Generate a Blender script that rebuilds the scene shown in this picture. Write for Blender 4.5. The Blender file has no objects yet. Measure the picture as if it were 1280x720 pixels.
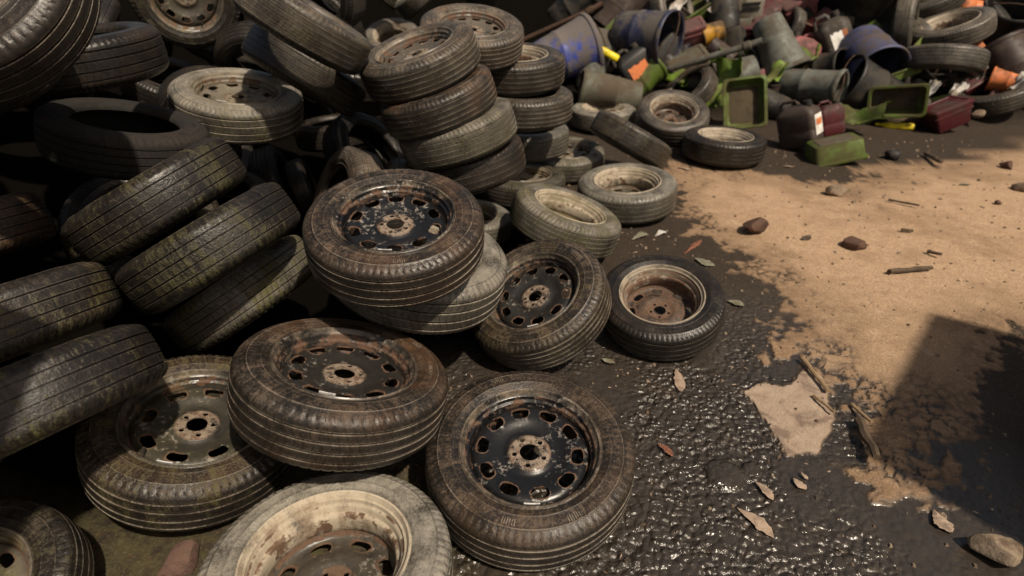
import bpy, bmesh, math, random
import numpy as np
from mathutils import Vector, Matrix
from mathutils.geometry import delaunay_2d_cdt

scene = bpy.context.scene
col = scene.collection
PI = math.pi
WHEELS = {
    'A': ((0.054, 1.335, 0.131), (0.017, -0.153, 0.988), 1.045),
    'B': ((-0.525, 1.431, 0.354), (0.235, 0.177, 0.956), 1.039),
    'C': ((-0.47, 0.947, 0.12), (-0.003, 0.097, 0.995), 1.025),
    'D': ((-1.02, 1.418, 0.164), (0.248, -0.008, 0.969), 1.028),
    'E': ((-0.383, 1.783, 0.707), (0.044, -0.228, 0.973), 0.942),
    'F': ((-0.356, 1.988, 0.485), (0.259, -0.037, 0.965), 1.090),
    'G': ((0.114, 2.16, 0.208), (-0.369, -0.276, 0.887), 0.994),
    'H': ((0.663, 2.246, 0.139), (-0.101, -0.239, 0.966), 0.890),
    'I': ((0.295, 3.015, 0.213), (0.301, 0.026, 0.953), 1.000),
    'J': ((0.754, 3.684, 0.116), (-0.055, -0.048, 0.997), 1.040),
    'K': ((0.867, 4.288, 0.287), (0.481, 0.198, 0.854), 1.000),
    'L': ((0.868, 5.711, 0.104), (-0.003, -0.0, 1.0), 1.000),
    'M': ((0.414, 4.416, 0.104), (-0.015, -0.071, 0.997), 0.948),
    'N': ((0.075, 3.868, 0.099), (0.0, 0.053, 0.999), 0.941),
    'N2': ((-0.251, 3.257, 0.09), (0.092, 0.043, 0.995), 0.805),
    'O': ((1.722, 4.751, 0.107), (0.029, 0.018, 0.999), 1.052),
    'O2': ((1.43, 5.335, 0.191), (-0.034, -0.359, 0.933), 1.033),
    'O3': ((1.772, 6.118, 0.248), (-0.676, -0.183, 0.714), 0.937),
    'O4': ((2.565, 6.799, 0.276), (0.226, -0.97, -0.091), 0.887),
    'T': ((0.937, 7.691, 0.736), (-0.661, -0.517, 0.544), 1.000),
    'S2b': ((0.005, 3.913, 0.854), (-0.0, -0.072, 0.997), 1.056),
    'S2c': ((0.075, 3.815, 0.652), (-0.0, -0.022, 1.0), 1.000),
    'S2d': ((0.103, 4.252, 0.314), (-0.0, -0.003, 1.0), 1.000),
    'S2a': ((-0.233, 3.715, 1.065), (0.093, -0.255, 0.962), 0.978),
    'S1a': ((-0.449, 3.045, 1.039), (-0.266, -0.18, 0.947), 0.950),
    'S1b': ((-0.364, 2.991, 0.862), (-0.297, -0.074, 0.952), 0.938),
    'S1c': ((-0.276, 3.001, 0.703), (-0.275, -0.007, 0.962), 0.967),
    'S1d': ((-0.243, 3.081, 0.509), (-0.231, 0.063, 0.971), 1.021),
    'T1': ((-1.302, 6.964, 0.606), (0.019, -0.461, 0.887), 1.000),
    'T2': ((-1.265, 6.579, 1.151), (0.612, 0.062, 0.789), 1.079),
    'T3': ((-0.835, 6.115, 1.144), (-0.634, -0.129, 0.762), 0.952),
    'T6': ((-1.335, 4.79, 1.265), (-0.537, -0.825, -0.177), 1.000),
    'T4': ((-0.923, 2.872, 1.225), (0.536, 0.174, 0.826), 0.954),
    'T5': ((-1.052, 3.171, 0.966), (0.516, 0.318, 0.795), 0.998),
    'U': ((-1.385, 3.058, 0.828), (0.181, -0.115, 0.977), 1.006),
    'V': ((-2.02, 4.077, 1.261), (0.404, -0.903, -0.145), 1.000),
    'W': ((-1.734, 2.517, 1.142), (-0.054, -0.033, 0.998), 1.000),
    'X': ((-1.431, 1.713, 1.433), (0.108, -0.711, 0.695), 1.000),
    'Y': ((-1.629, 2.484, 0.825), (0.246, 0.08, 0.966), 0.999),
    'Z1': ((-1.262, 1.987, 0.742), (-0.48, 0.058, 0.876), 1.000),
    'Z2': ((-1.042, 1.855, 0.624), (-0.497, 0.142, 0.856), 1.000),
    'Z3': ((-1.078, 2.048, 0.32), (-0.538, 0.17, 0.826), 1.000),
    'P1': ((-1.961, 1.849, 0.643), (-0.273, 0.196, 0.942), 1.000),
    'P2': ((-1.479, 1.407, 0.586), (-0.351, 0.276, 0.895), 1.000),
    'P3': ((-1.216, 1.156, 0.528), (-0.422, 0.344, 0.839), 0.968),
    'P4': ((-1.328, 0.857, 0.133), (0.008, -0.301, 0.954), 0.820),
    'R': ((-0.886, 2.97, 0.314), (-0.767, -0.468, 0.439), 1.007),
    'R2': ((-0.597, 2.985, 0.279), (-0.979, -0.16, 0.126), 0.911),
    'Q1': ((-1.43, 3.438, 0.246), (0.944, 0.218, 0.247), 0.803),
    'Q2': ((-1.282, 3.49, 0.199), (0.917, 0.285, 0.278), 0.655),
}
FILL = [
    ((-0.489, 2.374, 0.262), (0.358, -0.122, 0.926), 0.947),
    ((-1.696, 2.934, 0.637), (0.062, -0.272, 0.96), 0.979),
    ((-1.551, 2.871, 0.366), (0.147, -0.117, 0.982), 0.942),
    ((-0.896, 3.595, 0.385), (0.729, -0.267, 0.63), 0.934),
    ((-2.033, 4.406, 1.11), (0.539, -0.842, -0.014), 0.945),
    ((-1.612, 4.05, 0.857), (0.069, -0.814, -0.576), 0.933),
    ((-1.95, 3.883, 0.602), (0.349, -0.812, -0.468), 0.957),
    ((-1.592, 2.359, 0.456), (0.343, -0.405, 0.848), 0.988),
    ((-1.721, 1.937, 1.29), (0.207, -0.447, 0.871), 0.991),
    ((-1.488, 5.169, 0.935), (-0.338, -0.925, -0.173), 0.977),
    ((-1.366, 4.633, 0.814), (-0.057, -0.903, -0.426), 0.993),
    ((-1.207, 4.937, 0.585), (-0.085, -0.947, -0.311), 0.935),
    ((-2.959, 3.801, 1.337), (0.88, -0.32, 0.351), 1.007),
    ((-0.705, 6.017, 0.648), (0.875, 0.485, 0.018), 0.975),
    ((-1.739, 1.21, 1.009), (0.744, -0.652, 0.146), 0.979),
    ((-0.464, 4.673, 0.608), (-0.847, -0.459, 0.267), 1.046),
    ((-2.87, 6.285, 1.38), (-0.46, -0.866, 0.198), 1.048),
    ((-2.606, 4.763, 1.43), (-0.926, -0.348, 0.146), 1.028),
    ((-3.315, 1.052, 1.144), (0.069, -0.248, 0.966), 1.002),
    ((-2.22, 0.975, 0.487), (0.478, -0.417, 0.773), 1.036),
    ((-2.289, 6.11, 0.64), (-0.367, 0.492, 0.789), 0.955),
    ((-1.773, 0.599, 0.742), (-0.299, -0.349, 0.888), 0.967),
    ((-0.178, 5.202, 0.493), (-0.511, -0.806, 0.298), 1.007),
    ((-2.152, 5.27, 1.417), (0.211, 0.127, 0.969), 0.992),
    ((-1.41, 5.332, 0.343), (0.043, -0.988, 0.148), 0.958),
    ((-3.134, 4.492, 1.34), (0.882, 0.285, 0.374), 1.034),
    ((-2.002, 6.689, 0.703), (-0.378, 0.668, 0.641), 1.041),
    ((-3.34, 3.14, 1.372), (-0.106, 0.312, 0.944), 0.967),
    ((-1.738, 5.698, 0.863), (0.69, -0.001, 0.724), 1.008),
    ((-2.057, 4.859, 0.954), (0.06, 0.293, 0.954), 0.952),
    ((-2.522, 0.682, 1.35), (-0.572, 0.538, 0.619), 1.021),
    ((-2.238, 1.993, 1.384), (-0.596, 0.331, 0.732), 0.954),
    ((0.069, 5.559, 0.349), (0.328, 0.801, 0.5), 0.984),
    ((-1.459, 5.52, 1.208), (0.658, 0.728, 0.194), 0.950),
    ((-2.008, 0.583, 1.267), (-0.44, -0.33, 0.835), 1.017),
    ((-2.687, 3.064, 1.258), (0.174, 0.241, 0.955), 1.007),
    ((-3.083, 2.278, 1.157), (0.036, -0.206, 0.978), 1.032),
    ((-2.52, 0.996, 0.973), (-0.307, -0.537, 0.786), 0.985),
    ((-2.638, 5.642, 0.947), (-0.317, 0.057, 0.947), 0.958),
    ((-3.393, 6.95, 0.785), (-0.839, 0.51, 0.188), 0.974),
    ((-0.532, 6.578, 0.745), (0.146, -0.137, 0.98), 0.977),
    ((-0.942, 3.805, 0.849), (0.127, -0.104, 0.986), 1.043),
    ((-2.377, 2.858, 0.986), (-0.248, 0.195, 0.949), 1.033),
    ((-3.116, 6.645, 0.657), (-0.725, -0.554, 0.41), 1.012),
    ((-2.146, 1.602, 0.944), (-0.029, -0.118, 0.993), 1.027),
    ((-2.085, 7.198, 0.766), (-0.344, 0.529, 0.776), 1.014),
    ((-1.223, 5.589, 0.427), (0.445, 0.891, 0.092), 1.008),
    ((-3.591, 5.407, 1.44), (-0.525, 0.156, 0.837), 1.046),
    ((-1.28, 4.313, 0.345), (-0.089, 0.064, 0.994), 0.956),
    ((-3.377, 0.546, 0.77), (-0.031, -0.879, 0.476), 1.027),
    ((-1.563, 7.046, 0.365), (0.441, -0.212, 0.872), 0.980),
    ((-3.575, 6.752, 1.319), (-0.04, -0.516, 0.856), 0.976),
    ((-2.937, 6.972, 1.18), (-0.891, -0.379, 0.251), 0.986),
    ((-3.576, 2.256, 1.411), (0.089, -0.224, 0.97), 1.041),
    ((-3.09, 0.968, 0.683), (0.441, -0.898, 0.006), 0.975),
    ((-2.536, 1.528, 1.375), (-0.088, 0.959, 0.27), 0.955),
    ((-1.85, 6.433, 1.148), (-0.322, -0.472, 0.82), 0.976),
    ((-0.198, 5.923, 0.468), (-0.017, 0.991, 0.136), 1.021),
    ((-3.484, 4.135, 1.134), (-0.335, -0.125, 0.934), 0.956),
    ((-2.342, 6.529, 1.411), (0.171, 0.023, 0.985), 0.999),
    ((-1.646, 6.977, 1.446), (0.75, -0.629, 0.207), 0.982),
    ((-2.39, 3.543, 1.027), (-0.77, -0.364, 0.523), 1.038),
    ((-2.398, 6.725, 0.167), (-0.005, 0.144, 0.99), 0.958),
    ((-3.241, 1.382, 1.449), (0.474, 0.476, 0.741), 0.966),
    ((-2.708, 5.476, 1.433), (-0.742, 0.272, 0.613), 0.964),
    ((-0.452, 4.354, 0.141), (0.027, -0.083, 0.996), 0.985),
    ((-2.894, 0.571, 0.405), (-0.519, 0.554, 0.65), 1.001),
    ((-0.944, 0.599, 1.321), (-0.777, -0.175, 0.604), 0.981),
    ((-1.36, 6.167, 0.434), (0.52, -0.021, 0.854), 1.041),
    ((-2.311, 7.078, 0.361), (0.284, 0.104, 0.953), 1.049),
    ((-2.328, 4.204, 0.684), (0.373, -0.092, 0.923), 0.998),
    ((-0.855, 4.484, 0.554), (-0.016, 0.046, 0.999), 0.969),
    ((-1.898, 3.513, 0.406), (0.455, -0.269, 0.849), 1.000),
    ((-2.032, 1.302, 1.34), (-0.984, 0.157, 0.08), 0.952),
    ((-1.763, 6.398, 0.662), (-0.299, 0.527, 0.795), 0.982),
    ((-3.478, 6.965, 0.147), (0.052, 0.136, 0.989), 1.016),
    ((-1.53, 0.815, 1.317), (0.994, 0.053, 0.094), 0.983),
    ((-0.928, 7.07, 1.416), (-0.3, 0.01, 0.954), 0.995),
    ((-2.704, 6.989, 0.681), (-0.102, -0.187, 0.977), 1.005),
    ((-2.594, 2.18, 0.823), (0.407, -0.24, 0.881), 1.000),
    ((-3.476, 2.811, 1.066), (-0.169, 0.096, 0.981), 0.983),
    ((-2.125, 5.298, 1.171), (0.084, -0.069, 0.994), 0.967),
    ((-2.188, 6.995, 1.072), (-0.347, -0.168, 0.923), 1.034),
    ((-3.485, 5.058, 1.061), (-0.19, -0.124, 0.974), 0.962),
    ((-3.535, 3.772, 1.374), (-0.572, 0.194, 0.797), 0.998),
    ((-3.376, 6.119, 1.397), (0.702, 0.365, 0.611), 0.960),
    ((-0.631, 5.424, 0.387), (0.381, -0.886, 0.263), 0.981),
    ((-2.159, 2.647, 1.342), (0.007, 0.115, 0.993), 0.978),
    ((-2.015, 4.843, 0.583), (0.426, -0.125, 0.896), 0.996),
    ((-2.593, 6.237, 0.813), (0.007, 0.603, 0.798), 0.950),
    ((-1.594, 0.543, 0.475), (-0.094, -0.422, 0.902), 1.015),
    ((-1.632, 5.97, 1.358), (0.399, -0.907, 0.134), 0.996),
    ((-3.28, 0.687, 1.402), (0.311, -0.882, 0.353), 1.009),
    ((-3.388, 6.408, 0.728), (0.66, 0.724, 0.201), 1.047),
    ((-2.821, 1.871, 1.387), (0.027, -0.994, 0.109), 0.976),
]
JUNK = [
    ('bucket', 'blue', [0.541, 6.444, 0.546], [0.935, 0.211, 0.286], [0.354, -0.471, -0.808], 0.606, (0.5, 0.34), 'bright blue plastic drum with grimy side, behind the short tyre stack', 'drum'),
    ('bucket', 'navy', [1.376, 6.61, 0.692], [0.762, -0.646, -0.032], [-0.336, -0.352, -0.874], 0.597, (0.46, 0.36), 'navy plastic tub lying with its dark mouth to the right', 'tub'),
    ('bucket', 'slate', [3.628, 6.371, 0.512], [0.043, -0.942, -0.334], [-0.884, 0.12, -0.452], 0.537, (0.5, 0.42), 'slate blue barrel lying with a brown interior facing the camera', 'barrel'),
    ('bucket', 'steel', [2.743, 6.543, 0.617], [0.378, -0.462, -0.803], [-0.926, -0.191, -0.326], 0.578, (0.4, 0.26), 'dented grey metal bucket standing upside down on the rubbish', 'bucket'),
    ('bucket', 'steel', [2.938, 6.051, 0.31], [0.673, -0.737, 0.065], [-0.269, -0.325, -0.907], 0.616, (0.26, 0.23), 'grey metal bucket lying on its side, dark mouth facing right', 'bucket'),
    ('bucket', 'olive', [0.964, 5.969, 0.258], [-0.991, 0.043, 0.126], [0.13, 0.5, 0.856], 0.596, (0.29, 0.25), 'stubby olive grey bucket lying behind the rimless tyres', 'bucket'),
    ('bucket', 'black', [3.88, 7.297, 1.095], [-0.248, -0.467, 0.849], [0.941, -0.326, 0.096], 1.04, (0.5, 0.42), 'large black tub with a pale worn rim at the top of the heap', 'tub'),
    ('bucket', 'black', [3.489, 6.07, 0.244], [-0.901, 0.024, 0.434], [0.399, 0.443, 0.803], 0.526, (0.52, 0.46), 'black tub lying behind the muddy standing tray', 'tub'),
    ('bucket', 'black', [2.287, 7.065, 0.876], [-0.035, 0.613, 0.789], [0.999, 0.012, 0.034], 0.539, (0.35, 0.28), 'black bucket upside down beside the grey appliance', 'bucket'),
    ('bucket', 'maroonblack', [5.01, 6.267, 0.452], [-0.342, 0.621, 0.705], [0.935, 0.152, 0.32], 0.532, (0.45, 0.36), 'dark brown tub turned over at the right edge of the heap', 'tub'),
    ('bucket', 'black', [5.201, 6.825, 0.712], [-0.14, -0.416, 0.899], [0.885, -0.46, -0.075], 0.597, (0.42, 0.32), 'black bucket behind the orange pots at the right', 'bucket'),
    ('bucket', 'black', [2.517, 5.938, 0.165], [-0.948, 0.093, 0.305], [0.311, 0.477, 0.822], 0.362, (0.4, 0.33), 'small black bucket wedged behind the upright green tray with the mossy base', 'bucket'),
    ('bucket', 'navy', [5.527, 7.255, 0.923], [0.471, -0.75, 0.464], [0.279, -0.372, -0.885], 0.533, (0.4, 0.33), 'navy bucket at the top right of the heap', 'bucket'),
    ('bucket', 'steel', [3.571, 6.339, 0.346], [0.439, -0.305, -0.845], [-0.897, -0.207, -0.391], 0.378, (0.4, 0.33), 'grey green pail half buried below the slate barrel', 'pail'),
    ('can', 'brown', [2.435, 5.039, 0.214], [-0.276, 0.184, 0.943], [0.649, -0.689, 0.324], 0.38, (0.82, 0.55), 'dirty brown fluid canister with a white and orange label, at the edge of the rubbish', 'canister'),
    ('can', 'maroon', [2.892, 5.436, 0.16], [-0.221, 0.16, 0.962], [0.973, 0.097, 0.208], 0.306, (0.75, 0.5), 'small dark red canister right behind the dirty brown canister', 'canister'),
    ('can', 'greylabel', [3.381, 6.723, 0.678], [-0.462, 0.187, 0.867], [0.884, 0.178, 0.432], 0.489, (0.66, 0.5), 'grey jerrycan with open handle and torn white label', 'jerrycan'),
    ('crate', 'maroon', [4.065, 5.619, 0.136], [-0.378, 0.073, 0.923], [0.924, 0.092, 0.371], 0.346, (1.05, 0.85), 'dark red plastic crate with a flat lid, right of the yellow bottle', 'crate'),
    ('crate', 'pink', [1.882, 6.829, 0.68], [-0.294, -0.295, 0.909], [0.954, -0.04, 0.296], 0.359, (1.0, 0.7), 'faded red crate beneath a green tray in the rubbish', 'crate'),
    ('crate', 'pink', [3.17, 7.245, 0.916], [-0.405, -0.262, 0.876], [0.909, -0.012, 0.416], 0.391, (1.0, 0.7), 'faded red crate at the top of the heap above the grey metal bucket', 'crate'),
    ('crate', 'maroon', [2.507, 6.935, 0.683], [-0.084, -0.215, 0.973], [0.966, -0.258, 0.026], 0.295, (1.0, 0.7), 'dark red crate half buried left of the upside down metal bucket', 'crate'),
    ('crate', 'red', [3.27, 7.062, 0.732], [0.076, -0.49, 0.868], [0.896, -0.349, -0.276], 0.229, (1.0, 0.7), 'small bright red box beside the grey jerrycan', 'box'),
    ('machine', 'beige', [2.621, 7.228, 0.877], [-0.1, -0.15, 0.984], [0.993, -0.081, 0.088], 0.32, (0.85, 0.6), 'grey electrical appliance with slots and an orange lamp', 'appliance'),
    ('can', 'blackorange', [1.251, 6.362, 0.436], [-0.574, 0.075, 0.815], [0.8, 0.264, 0.539], 0.425, (0.85, 0.5), 'black canister with an orange label and grey shoulder', 'canister'),
    ('tray', 'green', [2.118, 5.514, 0.263], [-0.246, -0.87, 0.427], [-0.034, 0.448, 0.893], 0.453, (0.84, 0.26), 'upright green tray with a mossy brown base, behind the nearest far tyre', 'tray'),
    ('tray', 'green', [2.619, 4.72, 0.084], [0.236, -0.064, -0.97], [0.97, -0.051, 0.24], 0.429, (0.7, 0.36), 'green tray lying upside down on the damp ground', 'tray'),
    ('tray', 'green', [3.637, 5.723, 0.245], [-0.461, -0.887, -0.002], [0.876, -0.455, 0.158], 0.484, (0.64, 0.26), 'green tray standing on its long side with mud in the middle', 'tray'),
    ('tray', 'green', [3.851, 6.22, 0.392], [-0.367, 0.188, 0.911], [0.929, 0.018, 0.37], 0.45, (0.7, 0.2), 'green tray seen edge on above the muddy standing tray', 'tray'),
    ('tray', 'lime', [4.114, 6.569, 0.543], [-0.71, 0.237, 0.663], [0.699, 0.354, 0.622], 0.367, (0.6, 0.2), 'lime green tray tilted up beside the dusty heap tyres', 'tray'),
    ('tray', 'green', [1.989, 6.563, 0.512], [-0.23, -0.141, 0.963], [0.973, -0.011, 0.231], 0.401, (0.7, 0.2), 'olive green tray lying under the grey pipe', 'tray'),
    ('tray', 'green', [2.052, 7.195, 0.88], [-0.507, -0.134, 0.852], [0.836, 0.163, 0.524], 0.425, (0.8, 0.3), 'green tray propped above the faded red crate', 'tray'),
    ('tray', 'lime', [5.36, 7.159, 0.819], [-0.501, 0.034, 0.865], [0.841, 0.254, 0.477], 0.354, (0.7, 0.25), 'lime green tray behind the orange pots', 'tray'),
    ('tray', 'lime', [4.978, 6.674, 0.543], [-0.429, 0.025, 0.903], [0.903, -0.016, 0.43], 0.305, (0.6, 0.2), 'small lime tray lying right of the domed grey tyre', 'tray'),
    ('tray', 'green', [4.98, 6.58, 0.462], [-0.405, -0.179, 0.897], [0.906, -0.211, 0.367], 0.252, (0.7, 0.3), 'small green tray lowest at the right end of the heap', 'tray'),
    ('sheet', 'lime', [2.093, 6.059, 0.323], [-0.844, -0.313, 0.435], [0.272, 0.449, 0.851], 0.49, (0.7, 0.1), 'torn bright green plastic sheet left of the upright tray', 'plastic sheet'),
    ('sheet', 'green', [3.202, 5.536, 0.142], [-0.23, -0.219, 0.948], [0.849, -0.522, 0.086], 0.415, (0.6, 0.1), 'dull green plastic sheet in front of the black tub', 'plastic sheet'),
    ('sheet', 'lime', [2.591, 6.082, 0.432], [-0.563, -0.331, 0.757], [0.585, 0.488, 0.648], 0.236, (0.7, 0.1), 'bright green plastic scrap below the metal bucket', 'plastic scrap'),
    ('sheet', 'white', [2.16, 7.074, 0.97], [-0.529, -0.455, 0.717], [0.54, 0.471, 0.697], 0.225, (0.5, 0.1), 'white plastic scrap near the top of the heap', 'plastic scrap'),
    ('sheet', 'white', [1.783, 7.001, 0.945], [-0.494, -0.478, 0.726], [0.446, 0.578, 0.684], 0.257, (0.5, 0.1), 'white plastic scrap beside a rusty hoop', 'plastic scrap'),
    ('sheet', 'white', [4.238, 5.812, 0.307], [-0.67, -0.251, 0.699], [0.528, 0.5, 0.686], 0.213, (0.55, 0.1), 'crumpled white paper against the dusty grey tyre', 'paper'),
    ('sheet', 'white', [4.0, 5.844, 0.322], [-0.659, -0.272, 0.701], [0.645, 0.275, 0.713], 0.168, (0.6, 0.1), 'crumpled white paper above the dark red crate', 'paper'),
    ('sheet', 'white', [4.589, 6.102, 0.436], [-0.686, -0.255, 0.681], [0.427, 0.617, 0.661], 0.157, (0.8, 0.1), 'white paper scrap behind the dusty grey tyre', 'paper'),
    ('sheet', 'white', [4.921, 5.956, 0.366], [-0.698, -0.217, 0.683], [0.685, 0.076, 0.725], 0.17, (0.6, 0.1), 'white paper scrap at the right edge', 'paper'),
    ('pot', 'orange', [5.118, 7.223, 0.869], [0.856, -0.421, -0.299], [-0.476, -0.416, -0.775], 0.302, (0.48, 0.36), 'orange plastic pot lying on the pale rimmed tyre at the back', 'pot'),
    ('pot', 'orange', [5.59, 7.177, 0.85], [0.273, 0.1, 0.957], [0.94, -0.237, -0.244], 0.318, (0.48, 0.36), 'orange plastic pot at the top right edge', 'pot'),
    ('pot', 'orange', [4.345, 6.558, 0.622], [-0.15, 0.028, 0.988], [0.985, -0.083, 0.151], 0.166, (0.5, 0.4), 'small orange pot between the two stacked heap tyres, left', 'pot'),
    ('pot', 'orange', [4.736, 6.498, 0.6], [0.483, -0.46, -0.745], [-0.875, -0.244, -0.418], 0.197, (0.5, 0.4), 'small orange pot right of the domed grey tyre', 'pot'),
    ('pot', 'orange', [4.903, 6.125, 0.348], [-0.771, 0.632, 0.079], [0.376, 0.351, 0.857], 0.255, (0.45, 0.36), 'orange pot lying behind the dusty grey tyre', 'pot'),
    ('pot', 'amber', [2.125, 6.776, 0.718], [-0.935, 0.067, -0.349], [-0.279, 0.471, 0.837], 0.22, (0.5, 0.4), 'amber yellow pot beside the faded red crate', 'pot'),
    ('bottle', 'yellow', [0.938, 6.255, 0.59], [-0.885, 0.112, 0.452], [0.451, 0.444, 0.774], 0.254, (0.3,), 'bright yellow bottle beside the blue drum', 'bottle'),
    ('bottle', 'yellow', [3.675, 5.7, 0.017], [-0.888, 0.46, -0.022], [0.209, 0.445, 0.871], 0.323, (0.22,), 'bright yellow bottle lying on the ground before the muddy green tray', 'bottle'),
    ('pipe', 'steel', [1.956, 6.073, 0.596], [0.88, -0.322, 0.348], [0.184, -0.446, -0.876], 0.866, (0.07,), 'thin grey metal pipe lying across the rubbish', 'pipe'),
    ('pipe', 'lime', [3.155, 6.52, 0.488], [0.045, 0.041, 0.998], [0.991, -0.125, -0.04], 0.3, (0.1,), 'short green plastic tube leaning in the rubbish', 'tube'),
    ('pipe', 'wood', [3.788, 5.886, 0.038], [0.829, -0.55, 0.1], [-0.172, -0.42, -0.891], 0.568, (0.09,), 'brown wooden batten on the ground before the muddy green tray', 'batten'),
    ('pipe', 'rust', [0.506, 6.786, 0.795], [0.912, -0.059, 0.406], [0.338, -0.454, -0.825], 0.927, (0.06,), 'dark rusty pipe behind the blue drum', 'pipe'),
    ('wheel', '', [4.551, 6.655, 0.748], [-0.383, -0.004, 0.924], [0.924, 0.017, 0.383], 0.747, (0,), 'flat heap tyre with a pale inner rim, below an orange pot', 'tyre'),
    ('tyre', '', [4.245, 6.186, 0.512], [0.117, 0.29, 0.95], [0.991, -0.092, -0.094], 0.76, (0,), 'grey domed tyre lying tilted beneath the flat heap tyre', 'tyre'),
    ('tyre', '', [4.776, 6.049, 0.218], [-0.353, 0.041, 0.935], [0.935, 0.016, 0.353], 0.685, (0,), 'dusty grey tyre lying flat at the right edge on the ground', 'tyre'),
    ('tyre', '', [4.157, 6.819, 0.791], [0.803, -0.575, 0.158], [-0.094, -0.384, -0.918], 0.643, (0,), 'grey tyre standing on edge near the top of the heap', 'tyre'),
    ('tyre', '', [4.61, 7.274, 0.986], [-0.474, -0.135, 0.87], [0.879, -0.013, 0.477], 0.709, (0,), 'grey tyre at the top of the heap behind the flat heap tyre', 'tyre'),
    ('tyre', '', [1.741, 7.088, 0.906], [0.554, -0.687, 0.47], [0.385, -0.289, -0.877], 0.574, (0,), 'tyre standing with a rusty inner edge, above the navy tub', 'tyre'),
    ('pail', 'steel', [0.804, 6.35, 0.376], [0.158, 0.329, 0.931], [0.987, -0.083, -0.138], 0.328, (0.5, 0.4), 'small grey pail behind the olive bucket', 'pail'),
    ('bucket', 'steel', [0.879, 6.813, 0.554], [-0.998, 0.059, -0.004], [-0.026, -0.503, -0.864], 0.517, (0.45, 0.36), 'half buried grey bucket deep in the gaps of the rubbish heap', 'bucket'),
    ('bucket', 'brown', [1.229, 7.422, 0.892], [0.608, 0.241, 0.757], [-0.787, 0.308, 0.535], 0.637, (0.45, 0.36), 'half buried brown bucket deep in the gaps of the rubbish heap', 'bucket'),
    ('bucket', 'green', [1.328, 6.398, 0.319], [0.688, 0.286, 0.666], [-0.723, 0.348, 0.597], 0.415, (0.45, 0.36), 'half buried green bucket deep in the gaps of the rubbish heap', 'bucket'),
    ('crate', 'black', [1.623, 6.706, 0.49], [-0.736, 0.114, 0.668], [-0.657, -0.358, -0.663], 0.427, (1.0, 0.7), 'half buried black crate deep in the gaps of the rubbish heap', 'crate'),
    ('crate', 'olive', [1.849, 6.537, 0.398], [-0.351, -0.3, 0.887], [-0.929, -0.005, -0.369], 0.42, (1.0, 0.7), 'half buried olive crate deep in the gaps of the rubbish heap', 'crate'),
    ('can', 'navy', [1.77, 6.824, 0.553], [-0.447, -0.179, -0.876], [0.884, -0.24, -0.402], 0.345, (0.75, 0.5), 'half buried navy canister deep in the gaps of the rubbish heap', 'canister'),
    ('can', 'black', [2.287, 6.819, 0.554], [-0.753, 0.542, -0.373], [0.169, -0.388, -0.906], 0.431, (0.75, 0.5), 'half buried black canister deep in the gaps of the rubbish heap', 'canister'),
    ('bucket', 'steel', [2.329, 6.426, 0.338], [-0.932, 0.066, -0.356], [0.285, -0.473, -0.834], 0.416, (0.45, 0.36), 'half buried grey bucket deep in the gaps of the rubbish heap', 'bucket'),
    ('tray', 'black', [2.592, 6.653, 0.458], [-0.841, -0.226, -0.492], [0.54, -0.424, -0.727], 0.391, (0.7, 0.25), 'half buried black tray deep in the gaps of the rubbish heap', 'tray'),
    ('can', 'maroon', [2.792, 7.3, 0.821], [0.394, -0.774, -0.496], [0.872, 0.144, 0.468], 0.54, (0.75, 0.5), 'half buried dark red canister deep in the gaps of the rubbish heap', 'canister'),
    ('tray', 'lime', [2.947, 7.372, 0.856], [-0.463, -0.36, 0.81], [-0.877, 0.05, -0.479], 0.453, (0.7, 0.25), 'half buried lime green tray deep in the gaps of the rubbish heap', 'tray'),
    ('tyre', '', [3.058, 7.117, 0.718], [-0.925, -0.127, 0.358], [-0.27, -0.441, -0.856], 0.443, (0,), 'half buried worn tyre deep in the gaps of the rubbish heap', 'tyre'),
    ('can', 'pink', [3.072, 6.701, 0.491], [0.224, 0.312, 0.923], [-0.973, 0.128, 0.193], 0.469, (0.75, 0.5), 'half buried faded red canister deep in the gaps of the rubbish heap', 'canister'),
    ('bucket', 'black', [3.262, 6.484, 0.367], [0.564, -0.754, 0.337], [-0.093, 0.347, 0.933], 0.418, (0.45, 0.36), 'half buried black bucket deep in the gaps of the rubbish heap', 'bucket'),
    ('tray', 'olive', [3.656, 7.052, 0.685], [-0.732, 0.673, 0.106], [-0.417, -0.318, -0.851], 0.529, (0.7, 0.25), 'half buried olive tray deep in the gaps of the rubbish heap', 'tray'),
    ('can', 'maroon', [3.806, 7.366, 0.856], [-0.729, -0.276, 0.626], [-0.604, -0.172, -0.779], 0.544, (0.75, 0.5), 'half buried dark red canister deep in the gaps of the rubbish heap', 'canister'),
    ('bucket', 'black', [4.075, 6.992, 0.652], [0.738, -0.672, 0.062], [0.229, 0.336, 0.914], 0.491, (0.45, 0.36), 'half buried black bucket deep in the gaps of the rubbish heap', 'bucket'),
    ('can', 'lime', [4.233, 7.3, 0.821], [0.324, -0.864, 0.386], [-0.276, 0.304, 0.912], 0.54, (0.75, 0.5), 'half buried lime green canister deep in the gaps of the rubbish heap', 'canister'),
    ('tyre', '', [4.449, 6.938, 0.618], [-0.812, 0.005, -0.584], [0.526, -0.43, -0.734], 0.48, (0,), 'half buried worn tyre deep in the gaps of the rubbish heap', 'tyre'),
    ('bucket', 'black', [4.225, 6.426, 0.338], [0.297, -0.667, 0.684], [-0.55, 0.466, 0.693], 0.416, (0.45, 0.36), 'half buried black bucket deep in the gaps of the rubbish heap', 'bucket'),
    ('bucket', 'olive', [4.774, 7.3, 0.821], [0.41, -0.586, -0.699], [0.909, 0.193, 0.37], 0.54, (0.45, 0.36), 'half buried olive bucket deep in the gaps of the rubbish heap', 'bucket'),
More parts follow.
